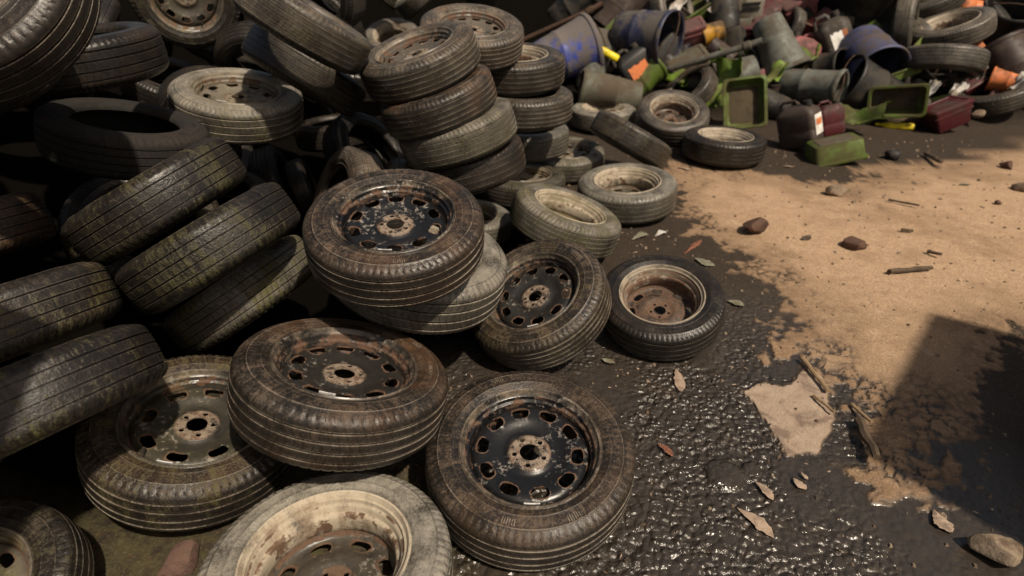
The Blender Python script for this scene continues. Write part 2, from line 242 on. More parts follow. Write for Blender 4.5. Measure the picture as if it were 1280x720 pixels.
    ('bucket', 'olive', [4.783, 6.706, 0.49], [-0.155, -0.599, -0.786], [0.988, -0.087, -0.128], 0.427, (0.45, 0.36), 'half buried olive bucket deep in the gaps of the rubbish heap', 'bucket'),
    ('bucket', 'black', [5.154, 7.052, 0.685], [-0.412, 0.505, -0.758], [0.618, -0.457, -0.64], 0.529, (0.45, 0.36), 'half buried black bucket deep in the gaps of the rubbish heap', 'bucket'),
    ('bucket', 'brown', [4.949, 6.426, 0.338], [0.035, -0.759, -0.65], [0.993, -0.049, 0.111], 0.416, (0.45, 0.36), 'half buried brown bucket deep in the gaps of the rubbish heap', 'bucket'),
    ('bucket', 'brown', [5.422, 6.878, 0.586], [0.487, -0.839, 0.244], [0.018, 0.288, 0.957], 0.477, (0.45, 0.36), 'half buried brown bucket deep in the gaps of the rubbish heap', 'bucket'),
    ('can', 'black', [5.131, 6.121, 0.163], [-0.636, 0.763, -0.119], [-0.212, -0.321, -0.923], 0.323, (0.75, 0.5), 'half buried black canister deep in the gaps of the rubbish heap', 'canister'),
    ('bucket', 'black', [4.534, 6.327, 0.277], [-0.609, 0.077, 0.789], [-0.781, -0.23, -0.58], 0.33, (0.45, 0.36), 'half buried black bucket deep in the gaps of the rubbish heap', 'bucket'),
    ('tyre', '', [4.061, 6.172, 0.191], [0.553, -0.812, -0.187], [0.579, 0.213, 0.787], 0.325, (0,), 'half buried worn tyre deep in the gaps of the rubbish heap', 'tyre'),
    ('tray', 'black', [2.334, 7.719, 1.053], [-0.469, 0.282, 0.837], [-0.88, -0.225, -0.417], 0.56, (0.7, 0.25), 'half buried black tray deep in the gaps of the rubbish heap', 'tray'),
    ('bucket', 'pink', [2.999, 7.761, 1.075], [0.716, -0.542, 0.441], [-0.276, 0.361, 0.891], 0.562, (0.45, 0.36), 'half buried faded red bucket deep in the gaps of the rubbish heap', 'bucket'),
    ('bucket', 'black', [3.548, 7.719, 1.053], [0.64, -0.253, -0.725], [0.764, 0.312, 0.565], 0.56, (0.45, 0.36), 'half buried black bucket deep in the gaps of the rubbish heap', 'bucket'),
    ('crate', 'black', [4.498, 7.761, 1.075], [-0.272, 0.132, -0.953], [0.908, -0.293, -0.3], 0.562, (1.0, 0.7), 'half buried black crate deep in the gaps of the rubbish heap', 'crate'),
    ('can', 'pink', [5.09, 7.829, 1.113], [0.374, -0.875, -0.307], [0.698, 0.047, 0.715], 0.566, (0.75, 0.5), 'half buried faded red canister deep in the gaps of the rubbish heap', 'canister'),
    ('crate', 'green', [5.623, 7.761, 1.075], [0.169, -0.355, 0.92], [-0.854, 0.414, 0.317], 0.562, (1.0, 0.7), 'half buried green crate deep in the gaps of the rubbish heap', 'crate'),
    ('can', 'olive', [1.686, 7.75, 1.068], [0.832, -0.115, -0.543], [0.537, 0.411, 0.737], 0.562, (0.75, 0.5), 'half buried olive canister deep in the gaps of the rubbish heap', 'canister'),
    ('bucket', 'green', [1.13, 7.824, 1.114], [-0.673, -0.377, 0.637], [-0.603, -0.22, -0.767], 0.659, (0.45, 0.36), 'half buried green bucket deep in the gaps of the rubbish heap', 'bucket'),
    ('tyre', '', [6.03, 7.294, 0.822], [-0.026, -0.447, 0.894], [-0.832, 0.505, 0.228], 0.63, (0,), 'half buried worn tyre deep in the gaps of the rubbish heap', 'tyre'),
    ('tray', 'pink', [5.734, 6.579, 0.43], [0.783, -0.308, 0.54], [-0.37, 0.467, 0.803], 0.59, (0.7, 0.25), 'half buried faded red tray deep in the gaps of the rubbish heap', 'tray'),
    ('crate', 'navy', [5.619, 6.06, 0.137], [0.084, -0.09, 0.992], [-0.939, 0.327, 0.109], 0.482, (1.0, 0.7), 'half buried navy crate deep in the gaps of the rubbish heap', 'crate'),
    ('bucket', 'green', [6.15, 7.692, 1.038], [-0.689, -0.06, -0.722], [0.684, -0.384, -0.62], 0.559, (0.45, 0.36), 'half buried green bucket deep in the gaps of the rubbish heap', 'bucket'),
    ('bucket', 'black', [0.729, 7.428, 0.892], [0.748, -0.134, 0.65], [-0.573, 0.364, 0.734], 0.546, (0.45, 0.36), 'half buried black bucket deep in the gaps of the rubbish heap', 'bucket'),
    ('crate', 'black', [6.203, 6.808, 0.555], [-0.433, 0.473, 0.767], [-0.901, -0.218, -0.374], 0.603, (1.0, 0.7), 'half buried black crate deep in the gaps of the rubbish heap', 'crate'),
    ('tray', 'steel', [1.251, 7.075, 0.735], [0.562, -0.384, 0.733], [-0.673, 0.303, 0.675], 0.289, (0.7, 0.25), 'small scrap of rubbish, a grey tray lying loose among the larger rubbish', 'tray'),
    ('tray', 'pink', [3.742, 7.33, 0.863], [0.408, -0.853, -0.327], [0.743, 0.102, 0.661], 0.243, (0.7, 0.25), 'small scrap of rubbish, a faded red tray lying loose among the larger rubbish', 'tray'),
    ('bucket', 'black', [3.195, 7.208, 0.804], [-0.675, 0.59, -0.444], [0.263, -0.37, -0.891], 0.283, (0.45, 0.36), 'small scrap of rubbish, a black bucket lying loose among the larger rubbish', 'bucket'),
    ('tyre', '', [1.359, 6.845, 0.598], [-0.316, -0.639, -0.702], [0.947, -0.165, -0.276], 0.244, (0,), 'small scrap of rubbish, a worn tyre lying loose among the larger rubbish', 'tyre'),
    ('can', 'brown', [2.78, 6.536, 0.437], [-0.422, -0.518, -0.744], [0.906, -0.215, -0.365], 0.266, (0.75, 0.5), 'small scrap of rubbish, a brown canister lying loose among the larger rubbish', 'canister'),
    ('tray', 'lime', [5.437, 7.009, 0.692], [0.812, -0.398, 0.427], [-0.235, 0.447, 0.863], 0.266, (0.7, 0.25), 'small scrap of rubbish, a lime green tray lying loose among the larger rubbish', 'tray'),
    ('can', 'maroon', [4.195, 7.021, 0.681], [0.465, -0.266, -0.844], [0.883, 0.211, 0.42], 0.176, (0.75, 0.5), 'small scrap of rubbish, a dark red canister lying loose among the larger rubbish', 'canister'),
    ('bucket', 'maroon', [3.549, 6.708, 0.532], [0.12, -0.658, -0.743], [0.992, 0.043, 0.122], 0.276, (0.45, 0.36), 'small scrap of rubbish, a dark red bucket lying loose among the larger rubbish', 'bucket'),
    ('bucket', 'black', [2.71, 7.326, 0.867], [-0.816, 0.164, 0.554], [-0.568, -0.405, -0.716], 0.275, (0.45, 0.36), 'small scrap of rubbish, a black bucket lying loose among the larger rubbish', 'bucket'),
    ('bucket', 'green', [3.855, 6.98, 0.68], [-0.654, 0.194, -0.731], [0.627, -0.4, -0.668], 0.278, (0.45, 0.36), 'small scrap of rubbish, a green bucket lying loose among the larger rubbish', 'bucket'),
    ('bucket', 'black', [4.579, 6.439, 0.379], [-0.624, -0.091, -0.776], [0.749, -0.356, -0.559], 0.257, (0.45, 0.36), 'small scrap of rubbish, a black bucket lying loose among the larger rubbish', 'bucket'),
    ('can', 'black', [4.678, 6.775, 0.568], [-0.264, 0.472, 0.841], [-0.964, -0.133, -0.228], 0.275, (0.75, 0.5), 'small scrap of rubbish, a black canister lying loose among the larger rubbish', 'canister'),
    ('tray', 'maroon', [5.192, 7.298, 0.858], [-0.745, 0.497, -0.444], [0.241, -0.42, -0.875], 0.302, (0.7, 0.25), 'small scrap of rubbish, a dark red tray lying loose among the larger rubbish', 'tray'),
    ('crate', 'lime', [2.662, 6.724, 0.521], [-0.05, 0.5, 0.865], [-0.999, -0.025, -0.043], 0.191, (1.0, 0.7), 'small scrap of rubbish, a lime green crate lying loose among the larger rubbish', 'crate'),
    ('bucket', 'maroonblack', [5.035, 7.025, 0.699], [-0.537, 0.326, 0.778], [-0.842, -0.262, -0.471], 0.254, (0.45, 0.36), 'small scrap of rubbish, a dark brown bucket lying loose among the larger rubbish', 'bucket'),
    ('bucket', 'brown', [1.805, 7.174, 0.785], [0.537, 0.097, 0.838], [-0.822, 0.285, 0.493], 0.284, (0.45, 0.36), 'small scrap of rubbish, a brown bucket lying loose among the larger rubbish', 'bucket'),
    ('can', 'lime', [4.269, 6.558, 0.454], [-0.271, 0.32, -0.908], [0.829, -0.401, -0.389], 0.292, (0.75, 0.5), 'small scrap of rubbish, a lime green canister lying loose among the larger rubbish', 'canister'),
    ('can', 'brown', [3.655, 6.499, 0.422], [-0.388, 0.339, 0.857], [-0.921, -0.185, -0.343], 0.296, (0.75, 0.5), 'small scrap of rubbish, a brown canister lying loose among the larger rubbish', 'canister'),
    ('tray', 'pink', [4.323, 6.277, 0.271], [-0.014, -0.521, -0.854], [1.0, -0.008, -0.012], 0.171, (0.7, 0.25), 'small scrap of rubbish, a faded red tray lying loose among the larger rubbish', 'tray'),
    ('bucket', 'maroonblack', [2.191, 6.674, 0.514], [0.729, -0.307, -0.612], [0.684, 0.367, 0.63], 0.285, (0.45, 0.36), 'small scrap of rubbish, a dark brown bucket lying loose among the larger rubbish', 'bucket'),
    ('can', 'brown', [5.176, 6.385, 0.336], [-0.611, 0.545, -0.575], [0.355, -0.46, -0.813], 0.194, (0.75, 0.5), 'small scrap of rubbish, a brown canister lying loose among the larger rubbish', 'canister'),
    ('tray', 'maroonblack', [3.27, 6.396, 0.336], [-0.91, -0.268, -0.316], [0.409, -0.46, -0.788], 0.173, (0.7, 0.25), 'small scrap of rubbish, a dark brown tray lying loose among the larger rubbish', 'tray'),
    ('crate', 'black', [3.477, 6.422, 0.37], [0.458, -0.35, -0.817], [0.888, 0.225, 0.402], 0.255, (1.0, 0.7), 'small scrap of rubbish, a black crate lying loose among the larger rubbish', 'crate'),
    ('can', 'maroon', [3.232, 6.607, 0.459], [-0.781, 0.62, -0.076], [-0.208, -0.373, -0.904], 0.196, (0.75, 0.5), 'small scrap of rubbish, a dark red canister lying loose among the larger rubbish', 'canister'),
    ('bucket', 'green', [3.033, 6.613, 0.478], [0.528, -0.665, -0.528], [0.819, 0.236, 0.522], 0.273, (0.45, 0.36), 'small scrap of rubbish, a green bucket lying loose among the larger rubbish', 'bucket'),
    ('bucket', 'pink', [3.41, 7.132, 0.763], [-0.673, -0.004, -0.74], [0.688, -0.369, -0.624], 0.282, (0.45, 0.36), 'small scrap of rubbish, a faded red bucket lying loose among the larger rubbish', 'bucket'),
    ('tray', 'navy', [5.14, 6.849, 0.595], [0.141, -0.84, -0.524], [0.943, -0.047, 0.33], 0.221, (0.7, 0.25), 'small scrap of rubbish, a navy tray lying loose among the larger rubbish', 'tray'),
    ('crate', 'lime', [2.446, 6.724, 0.52], [-0.865, 0.227, 0.448], [-0.502, -0.436, -0.747], 0.184, (1.0, 0.7), 'small scrap of rubbish, a lime green crate lying loose among the larger rubbish', 'crate'),
    ('tray', 'steel', [3.174, 6.077, 0.176], [0.426, -0.21, 0.88], [-0.802, 0.363, 0.475], 0.233, (0.7, 0.25), 'small scrap of rubbish, a grey tray lying loose among the larger rubbish', 'tray'),
    ('tyre', '', [4.023, 6.033, 0.159], [-0.157, -0.472, 0.868], [-0.887, 0.454, 0.086], 0.267, (0,), 'small scrap of rubbish, a worn tyre lying loose among the larger rubbish', 'tyre'),
    ('bucket', 'black', [4.808, 7.065, 0.718], [-0.582, 0.799, 0.153], [-0.503, -0.206, -0.839], 0.244, (0.45, 0.36), 'small scrap of rubbish, a black bucket lying loose among the larger rubbish', 'bucket'),
    ('bucket', 'olive', [2.492, 7.05, 0.711], [0.888, -0.46, -0.001], [0.222, 0.427, 0.876], 0.256, (0.45, 0.36), 'small scrap of rubbish, a olive bucket lying loose among the larger rubbish', 'bucket'),
    ('bucket', 'black', [2.254, 6.498, 0.41], [-0.893, -0.111, 0.435], [-0.352, -0.428, -0.832], 0.245, (0.45, 0.36), 'small scrap of rubbish, a black bucket lying loose among the larger rubbish', 'bucket'),
    ('can', 'pink', [2.561, 6.391, 0.337], [-0.968, -0.079, -0.238], [0.246, -0.488, -0.837], 0.177, (0.75, 0.5), 'small scrap of rubbish, a faded red canister lying loose among the larger rubbish', 'canister'),
    ('bucket', 'black', [1.595, 6.663, 0.495], [0.72, -0.17, -0.673], [0.682, 0.354, 0.64], 0.225, (0.45, 0.36), 'small scrap of rubbish, a black bucket lying loose among the larger rubbish', 'bucket'),
    ('tray', 'brown', [2.051, 7.249, 0.814], [-0.806, 0.353, 0.474], [-0.589, -0.406, -0.699], 0.219, (0.7, 0.25), 'small scrap of rubbish, a brown tray lying loose among the larger rubbish', 'tray'),
    ('tyre', '', [3.716, 6.107, 0.208], [0.356, -0.68, 0.641], [-0.484, 0.452, 0.749], 0.289, (0,), 'small scrap of rubbish, a worn tyre lying loose among the larger rubbish', 'tyre'),
    ('tray', 'maroonblack', [3.58, 7.498, 0.942], [-0.983, -0.181, -0.025], [0.113, -0.493, -0.863], 0.193, (0.7, 0.25), 'small scrap of rubbish, a dark brown tray lying loose among the larger rubbish', 'tray'),
    ('bucket', 'brown', [2.626, 6.189, 0.229], [-0.056, -0.086, 0.995], [-0.992, 0.117, -0.046], 0.193, (0.45, 0.36), 'small scrap of rubbish, a brown bucket lying loose among the larger rubbish', 'bucket'),
    ('can', 'lime', [3.992, 6.831, 0.585], [-0.772, -0.346, -0.533], [0.635, -0.39, -0.667], 0.209, (0.75, 0.5), 'small scrap of rubbish, a lime green canister lying loose among the larger rubbish', 'canister'),
    ('bucket', 'maroon', [3.001, 6.265, 0.28], [-0.752, 0.638, 0.167], [-0.475, -0.349, -0.808], 0.231, (0.45, 0.36), 'small scrap of rubbish, a dark red bucket lying loose among the larger rubbish', 'bucket'),
    ('tyre', '', [4.826, 6.559, 0.456], [-0.42, 0.692, 0.587], [-0.884, -0.165, -0.438], 0.297, (0,), 'small scrap of rubbish, a worn tyre lying loose among the larger rubbish', 'tyre'),
    ('tyre', '', [0.83, 6.912, 0.643], [-0.839, 0.248, 0.484], [-0.543, -0.423, -0.725], 0.28, (0,), 'small scrap of rubbish, a worn tyre lying loose among the larger rubbish', 'tyre'),
    ('tray', 'brown', [3.977, 6.583, 0.457], [0.296, -0.136, 0.945], [-0.891, 0.317, 0.325], 0.258, (0.7, 0.25), 'small scrap of rubbish, a brown tray lying loose among the larger rubbish', 'tray'),
    ('bucket', 'pink', [4.507, 6.729, 0.519], [-0.172, 0.148, -0.974], [0.928, -0.308, -0.211], 0.175, (0.45, 0.36), 'small scrap of rubbish, a faded red bucket lying loose among the larger rubbish', 'bucket'),
    ('tyre', '', [4.42, 7.34, 0.88], [-0.963, -0.033, 0.266], [-0.219, -0.477, -0.851], 0.305, (0,), 'small scrap of rubbish, a worn tyre lying loose among the larger rubbish', 'tyre'),
    ('tyre', '', [4.612, 6.035, 0.143], [0.718, -0.298, -0.629], [0.694, 0.361, 0.623], 0.177, (0,), 'small scrap of rubbish, a worn tyre lying loose among the larger rubbish', 'tyre'),
    ('crate', 'black', [2.772, 7.039, 0.703], [-0.42, -0.265, -0.868], [0.903, -0.224, -0.368], 0.229, (1.0, 0.7), 'small scrap of rubbish, a black crate lying loose among the larger rubbish', 'crate'),
    ('bucket', 'black', [4.082, 7.213, 0.802], [-0.349, 0.352, 0.869], [-0.937, -0.165, -0.309], 0.248, (0.45, 0.36), 'small scrap of rubbish, a black bucket lying loose among the larger rubbish', 'bucket'),
    ('bucket', 'maroonblack', [3.785, 6.373, 0.325], [-0.232, -0.244, -0.942], [0.968, -0.153, -0.199], 0.167, (0.45, 0.36), 'small scrap of rubbish, a dark brown bucket lying loose among the larger rubbish', 'bucket'),
    ('tray', 'black', [1.792, 6.63, 0.468], [0.692, -0.72, -0.052], [0.395, 0.318, 0.862], 0.192, (0.7, 0.25), 'small scrap of rubbish, a black tray lying loose among the larger rubbish', 'tray'),
    ('tray', 'maroonblack', [3.48, 6.087, 0.194], [0.466, 0.249, 0.849], [-0.877, 0.255, 0.407], 0.274, (0.7, 0.25), 'small scrap of rubbish, a dark brown tray lying loose among the larger rubbish', 'tray'),
    ('tray', 'brown', [1.409, 6.478, 0.407], [-0.575, -0.257, 0.777], [-0.757, -0.194, -0.625], 0.286, (0.7, 0.25), 'small scrap of rubbish, a brown tray lying loose among the larger rubbish', 'tray'),
    ('crate', 'black', [4.007, 6.332, 0.315], [-0.867, 0.003, 0.498], [-0.454, -0.413, -0.789], 0.224, (1.0, 0.7), 'small scrap of rubbish, a black crate lying loose among the larger rubbish', 'crate'),
    ('bucket', 'pink', [4.874, 6.114, 0.181], [-0.661, 0.531, 0.53], [-0.735, -0.317, -0.599], 0.164, (0.45, 0.36), 'small scrap of rubbish, a faded red bucket lying loose among the larger rubbish', 'bucket'),
    ('crate', 'maroonblack', [1.516, 7.237, 0.823], [0.851, 0.03, -0.524], [0.468, 0.408, 0.784], 0.292, (1.0, 0.7), 'small scrap of rubbish, a dark brown crate lying loose among the larger rubbish', 'crate'),
    ('tyre', '', [5.279, 6.653, 0.489], [0.231, -0.562, -0.794], [0.973, 0.112, 0.204], 0.222, (0,), 'small scrap of rubbish, a worn tyre lying loose among the larger rubbish', 'tyre'),
    ('crate', 'black', [5.847, 7.464, 0.943], [-0.795, 0.313, 0.52], [-0.607, -0.401, -0.686], 0.283, (1.0, 0.7), 'small scrap of rubbish, a black crate lying loose among the larger rubbish', 'crate'),
    ('bucket', 'green', [1.05, 6.84, 0.59], [0.268, -0.583, -0.767], [0.963, 0.133, 0.236], 0.218, (0.45, 0.36), 'small scrap of rubbish, a green bucket lying loose among the larger rubbish', 'bucket'),
    ('bucket', 'black', [5.489, 7.265, 0.842], [-0.746, 0.646, 0.16], [-0.452, -0.315, -0.834], 0.314, (0.45, 0.36), 'small scrap of rubbish, a black bucket lying loose among the larger rubbish', 'bucket'),
    ('tray', 'green', [1.07, 7.087, 0.725], [-0.703, 0.177, 0.689], [-0.699, -0.347, -0.625], 0.219, (0.7, 0.25), 'small scrap of rubbish, a green tray lying loose among the larger rubbish', 'tray'),
    ('bucket', 'olive', [1.95, 6.336, 0.322], [0.929, -0.342, 0.137], [0.041, 0.466, 0.884], 0.242, (0.45, 0.36), 'small scrap of rubbish, a olive bucket lying loose among the larger rubbish', 'bucket'),
    ('crate', 'brown', [4.901, 6.394, 0.342], [0.381, -0.729, -0.568], [0.893, 0.132, 0.429], 0.205, (1.0, 0.7), 'small scrap of rubbish, a brown crate lying loose among the larger rubbish', 'crate'),
    ('can', 'brown', [2.456, 7.29, 0.835], [0.542, -0.824, 0.166], [0.071, 0.242, 0.968], 0.215, (0.75, 0.5), 'small scrap of rubbish, a brown canister lying loose among the larger rubbish', 'canister'),
    ('crate', 'lime', [4.293, 6.042, 0.145], [-0.366, -0.267, 0.891], [-0.924, 0.221, -0.313], 0.171, (1.0, 0.7), 'small scrap of rubbish, a lime green crate lying loose among the larger rubbish', 'crate'),
    ('bucket', 'maroon', [4.854, 7.474, 0.932], [-0.788, 0.156, 0.595], [-0.604, -0.382, -0.7], 0.191, (0.45, 0.36), 'small scrap of rubbish, a dark red bucket lying loose among the larger rubbish', 'bucket'),
    ('crate', 'maroon', [4.664, 6.253, 0.278], [0.407, -0.788, -0.461], [0.838, 0.122, 0.531], 0.25, (1.0, 0.7), 'small scrap of rubbish, a dark red crate lying loose among the larger rubbish', 'crate'),
    ('bucket', 'brown', [1.276, 7.358, 0.882], [-0.783, -0.544, -0.301], [0.555, -0.391, -0.734], 0.267, (0.45, 0.36), 'small scrap of rubbish, a brown bucket lying loose among the larger rubbish', 'bucket'),
    ('tray', 'navy', [4.409, 7.004, 0.682], [-0.592, 0.128, 0.796], [-0.796, -0.243, -0.554], 0.227, (0.7, 0.25), 'small scrap of rubbish, a navy tray lying loose among the larger rubbish', 'tray'),
    ('bucket', 'maroon', [2.087, 6.882, 0.613], [-0.914, 0.181, -0.363], [0.247, -0.46, -0.853], 0.21, (0.45, 0.36), 'small scrap of rubbish, a dark red bucket lying loose among the larger rubbish', 'bucket'),
    ('can', 'lime', [1.728, 6.371, 0.332], [0.803, -0.581, -0.133], [0.417, 0.388, 0.822], 0.218, (0.75, 0.5), 'small scrap of rubbish, a lime green canister lying loose among the larger rubbish', 'canister'),
    ('crate', 'lime', [2.143, 6.285, 0.274], [-0.938, -0.103, 0.332], [-0.25, -0.463, -0.85], 0.169, (1.0, 0.7), 'small scrap of rubbish, a lime green crate lying loose among the larger rubbish', 'crate'),
]
DIRT_OUTLINE = [(1.422, 4.591), (1.806, 4.437), (2.152, 4.223), (2.413, 4.025), (3.031, 4.513), (3.562, 4.651), (4.539, 5.085), (5.556, 5.205), (5.077, 3.205), (3.247, 2.336), (2.492, 2.336), (2.08, 2.173), (1.792, 1.867), (1.569, 1.638), (1.412, 1.472), (1.287, 1.472), (1.296, 1.596), (1.433, 1.771), (1.381, 1.918), (1.358, 2.083), (1.416, 2.336), (1.382, 2.635), (1.416, 3.016), (1.365, 3.205), (1.223, 3.377), (1.237, 3.671), (1.265, 4.073)]
SLABS = [[(0.92, 1.818), (1.013, 1.857), (1.118, 1.877), (1.199, 1.955), (1.261, 1.929), (1.269, 1.818), (1.174, 1.596), (1.074, 1.51), (0.936, 1.495), (0.932, 1.596)], [(1.148, 2.155), (1.248, 2.173), (1.229, 2.083), (1.165, 2.038), (1.11, 2.055)], [(1.043, 2.06), (1.092, 2.072), (1.082, 2.026), (1.035, 2.01)], [(1.537, 1.517), (1.533, 1.425), (1.472, 1.374), (1.476, 1.443)]]
DEBRIS = [
    ('stone', (2.211, 3.947), (2.369, 3.947), 0.102, 'reddish brown stone alone in the middle of the sunlit dirt'),
    ('stone', (1.393, 3.318), (1.575, 3.318), 0.128, 'grey rounded stone on the dark edge of the dirt'),
    ('brick', (1.948, 3.172), (2.04, 3.046), 0.095, 'dark broken brick lump on the sunlit dirt'),
    ('stone', (3.895, 4.591), (3.938, 4.475), 0.083, 'dark red stone at the right edge of the dirt'),
    ('stone', (3.644, 4.122), (3.687, 3.962), 0.082, 'brown stone cut by the right edge below the dark red one'),
    ('stone', (1.335, 1.1), (1.483, 1.105), 0.107, 'large pale tan stone in the bottom right corner'),
    ('brick', (-1.007, 1.074), (-0.889, 1.074), 0.092, 'worn pinkish brick beside the pale wheel at the bottom'),
    ('stone', (3.065, 4.774), (3.217, 4.774), 0.106, 'black lump on the damp ground below the green tray'),
    ('stone', (4.389, 5.735), (4.528, 5.735), 0.093, 'small tan stone beside the dark red crate'),
    ('stone', (4.588, 5.822), (4.745, 5.822), 0.094, 'small tan stone under the dusty grey tyre'),
    ('stone', (4.949, 6.099), (5.128, 6.099), 0.106, 'tan stone right below the dusty grey tyre'),
    ('stone', (4.73, 6.365), (4.933, 6.365), 0.119, 'pale stone between the dark red crate and the dusty tyre'),
    ('stone', (3.3, 3.798), (3.324, 3.755), 0.038, 'tiny dark stone on the dirt near the right edge'),
    ('stone', (1.734, 3.205), (1.801, 3.227), 0.038, 'small grey stone on the dirt'),
    ('stone', (2.871, 4.795), (2.966, 4.774), 0.040, 'thin tan stone on the damp ground beside the upside down tray'),
    ('stick', (2.014, 2.78), (2.273, 2.825), 0.034, 'grey stick lying level on the sunlit dirt'),
    ('stick', (2.592, 3.827), (2.726, 3.699), 0.022, 'thin brown twig on the far sunlit dirt'),
    ('stick', (3.461, 4.838), (3.397, 4.552), 0.047, 'short dark stick at the far edge of the dirt'),
    ('stick', (2.398, 3.33), (2.459, 3.307), 0.025, 'short dark twig on the dirt'),
    ('stick', (2.377, 3.026), (2.413, 2.966), 0.027, 'small brown twig above the level grey stick'),
    ('stick', (1.269, 1.629), (1.228, 1.429), 0.044, 'thick round stick lying by the dark wet ground'),
    ('stick', (1.231, 2.015), (1.24, 1.804), 0.024, 'light split stick at the top of the tan slab'),
    ('stick', (1.175, 1.785), (1.205, 1.676), 0.016, 'thin light stick on the tan slab'),
    ('stick', (1.303, 1.734), (1.31, 1.617), 0.018, 'pale thin stick right of the tan slab'),
    ('chip', (0.683, 1.971), (0.669, 1.818), 0.050, 'pale splinter of wood on the wet asphalt'),
    ('chip', (0.707, 1.258), (0.782, 1.151), 0.050, 'long pale wood chip with a brown end on the wet asphalt'),
    ('chip', (0.514, 1.533), (0.556, 1.472), 0.031, 'red brown wood chip beside the front wheel'),
    ('chip', (0.801, 1.367), (0.833, 1.289), 0.034, 'tan bark chip near the water bubble'),
    ('chip', (0.933, 1.384), (0.959, 1.334), 0.032, 'small pale bark chip on the wet asphalt'),
    ('chip', (1.327, 1.258), (1.33, 1.173), 0.055, 'brown bark chip in the shadow at the lower right'),
    ('chip', (1.312, 4.532), (1.392, 4.475), 0.038, 'pale chip before the far flat tyre'),
    ('chip', (2.158, 4.571), (2.239, 4.552), 0.026, 'thin pale chip on damp ground before the tray'),
    ('chip', (0.969, 1.408), (0.981, 1.374), 0.016, 'tiny pale chip left of the small pale bark chip'),
    ('scrap', (1.004, 2.976), (1.13, 2.852), 0.090, 'pale green plastic scrap behind the pale rimmed wheel'),
    ('scrap', (1.05, 2.509), (1.144, 2.435), 0.072, 'pale green plastic scrap right of the pale rimmed wheel'),
    ('scrap', (0.699, 3.205), (0.846, 3.318), 0.086, 'yellowish cloth scrap in front of the mossy tyre'),
    ('scrap', (0.847, 3.25), (0.965, 3.342), 0.068, 'white scrap in front of the rimless pale tyre'),
    ('scrap', (0.859, 2.302), (0.97, 2.236), 0.060, 'wet clear plastic scrap under the pale rimmed wheel'),
    ('chip', (0.982, 3.016), (1.135, 3.205), 0.037, 'orange brown dry leaf behind the pale rimmed wheel'),
    ('scrap', (3.268, 4.138), (3.397, 4.155), 0.041, 'small pale scrap on the dirt at the right'),
    ('scrap', (0.37, 2.038), (0.446, 1.993), 0.041, 'pale scrap between the wheels'),
]
DOMES = [(0.711, 1.401, 0.07), (0.814, 1.425, 0.033), (0.918, 1.182, 0.053), (0.804, 1.517, 0.028), (0.551, 1.246, 0.035)]

# ------------------------------------------------------------------ helpers
def tag(o, label=None, cat=None, group=None, kind=None):
    if label: o['label'] = label
    if cat: o['category'] = cat
    if group: o['group'] = group
    if kind: o['kind'] = kind
    return o

def link(name, me, mat=None, parent=None):
    o = bpy.data.objects.new(name, me)
    col.objects.link(o)
    if mat is not None and len(me.materials) == 0:
        me.materials.append(mat)
    if parent: o.parent = parent
    return o

def mesh_from(name, verts, faces, smooth=True, sharp=None, attrs=None):
    me = bpy.data.meshes.new(name)
    me.from_pydata([tuple(v) for v in verts], [], faces)
    me.update()
    if smooth:
        me.polygons.foreach_set('use_smooth', [True] * len(me.polygons))
    if sharp:
        me.set_sharp_from_angle(angle=math.radians(sharp))
    if attrs:
        for k, vals in attrs.items():
            a = me.attributes.new(k, 'FLOAT', 'POINT')
            a.data.foreach_set('value', np.asarray(vals, dtype=np.float32))
    return me

def basis(n, x=None):
    n = Vector(n).normalized()
    if x is None:
        x = Vector((1, 0, 0)) if abs(n.x) < .9 else Vector((0, 1, 0))
    x = Vector(x); x = (x - n * x.dot(n)).normalized()
    y = n.cross(x)
    return Matrix((x, y, n)).transposed()

def hashf(i, j, s=0):
    h = (i * 374761393 + j * 668265263 + s * 1442695041) & 0xffffffff
    h = ((h ^ (h >> 13)) * 1274126177) & 0xffffffff
    return ((h ^ (h >> 16)) & 0xffff) / 65535.0

def vnoise(x, y, s=0):
    xi = np.floor(x).astype(np.int64); yi = np.floor(y).astype(np.int64)
    fx = x - xi; fy = y - yi
    fx = fx * fx * (3 - 2 * fx); fy = fy * fy * (3 - 2 * fy)
    a = hashf(xi, yi, s); b = hashf(xi + 1, yi, s); c = hashf(xi, yi + 1, s); d = hashf(xi + 1, yi + 1, s)
    return (a * (1 - fx) + b * fx) * (1 - fy) + (c * (1 - fx) + d * fx) * fy

def fbm(x, y, o=4, s=0):
    v = 0; a = .5; t = 0
    for k in range(o):
        v = v + a * vnoise(x * 2 ** k, y * 2 ** k, s + k * 17); t += a; a *= .5
    return v / t

def cells(x, y, s=0):
    """distance to the nearest and second nearest jittered cell point"""
    xi = np.floor(x).astype(np.int64); yi = np.floor(y).astype(np.int64)
    d1 = np.full(x.shape, 9.0); d2 = np.full(x.shape, 9.0)
    for a in (-1, 0, 1):
        for b in (-1, 0, 1):
            px = xi + a + hashf(xi + a, yi + b, s); py = yi + b + hashf(xi + a, yi + b, s + 7)
            d = np.hypot(px - x, py - y)
            d2 = np.where(d < d1, d1, np.minimum(d2, d)); d1 = np.minimum(d1, d)
    return d1, d2

def poly_sdf(x, y, P):
    """signed distance, positive inside"""
    d = np.full(x.shape, 1e9); ins = np.zeros(x.shape, bool)
    n = len(P)
    for i in range(n):
        ax, ay = P[i]; bx, by = P[(i + 1) % n]
        ex, ey = bx - ax, by - ay
        t = np.clip(((x - ax) * ex + (y - ay) * ey) / (ex * ex + ey * ey), 0, 1)
        d = np.minimum(d, np.hypot(x - ax - ex * t, y - ay - ey * t))
        c = ((ay > y) != (by > y)) & (x < (bx - ax) * (y - ay) / ((by - ay) if by != ay else 1e-9) + ax)
        ins ^= c
    return np.where(ins, d, -d)

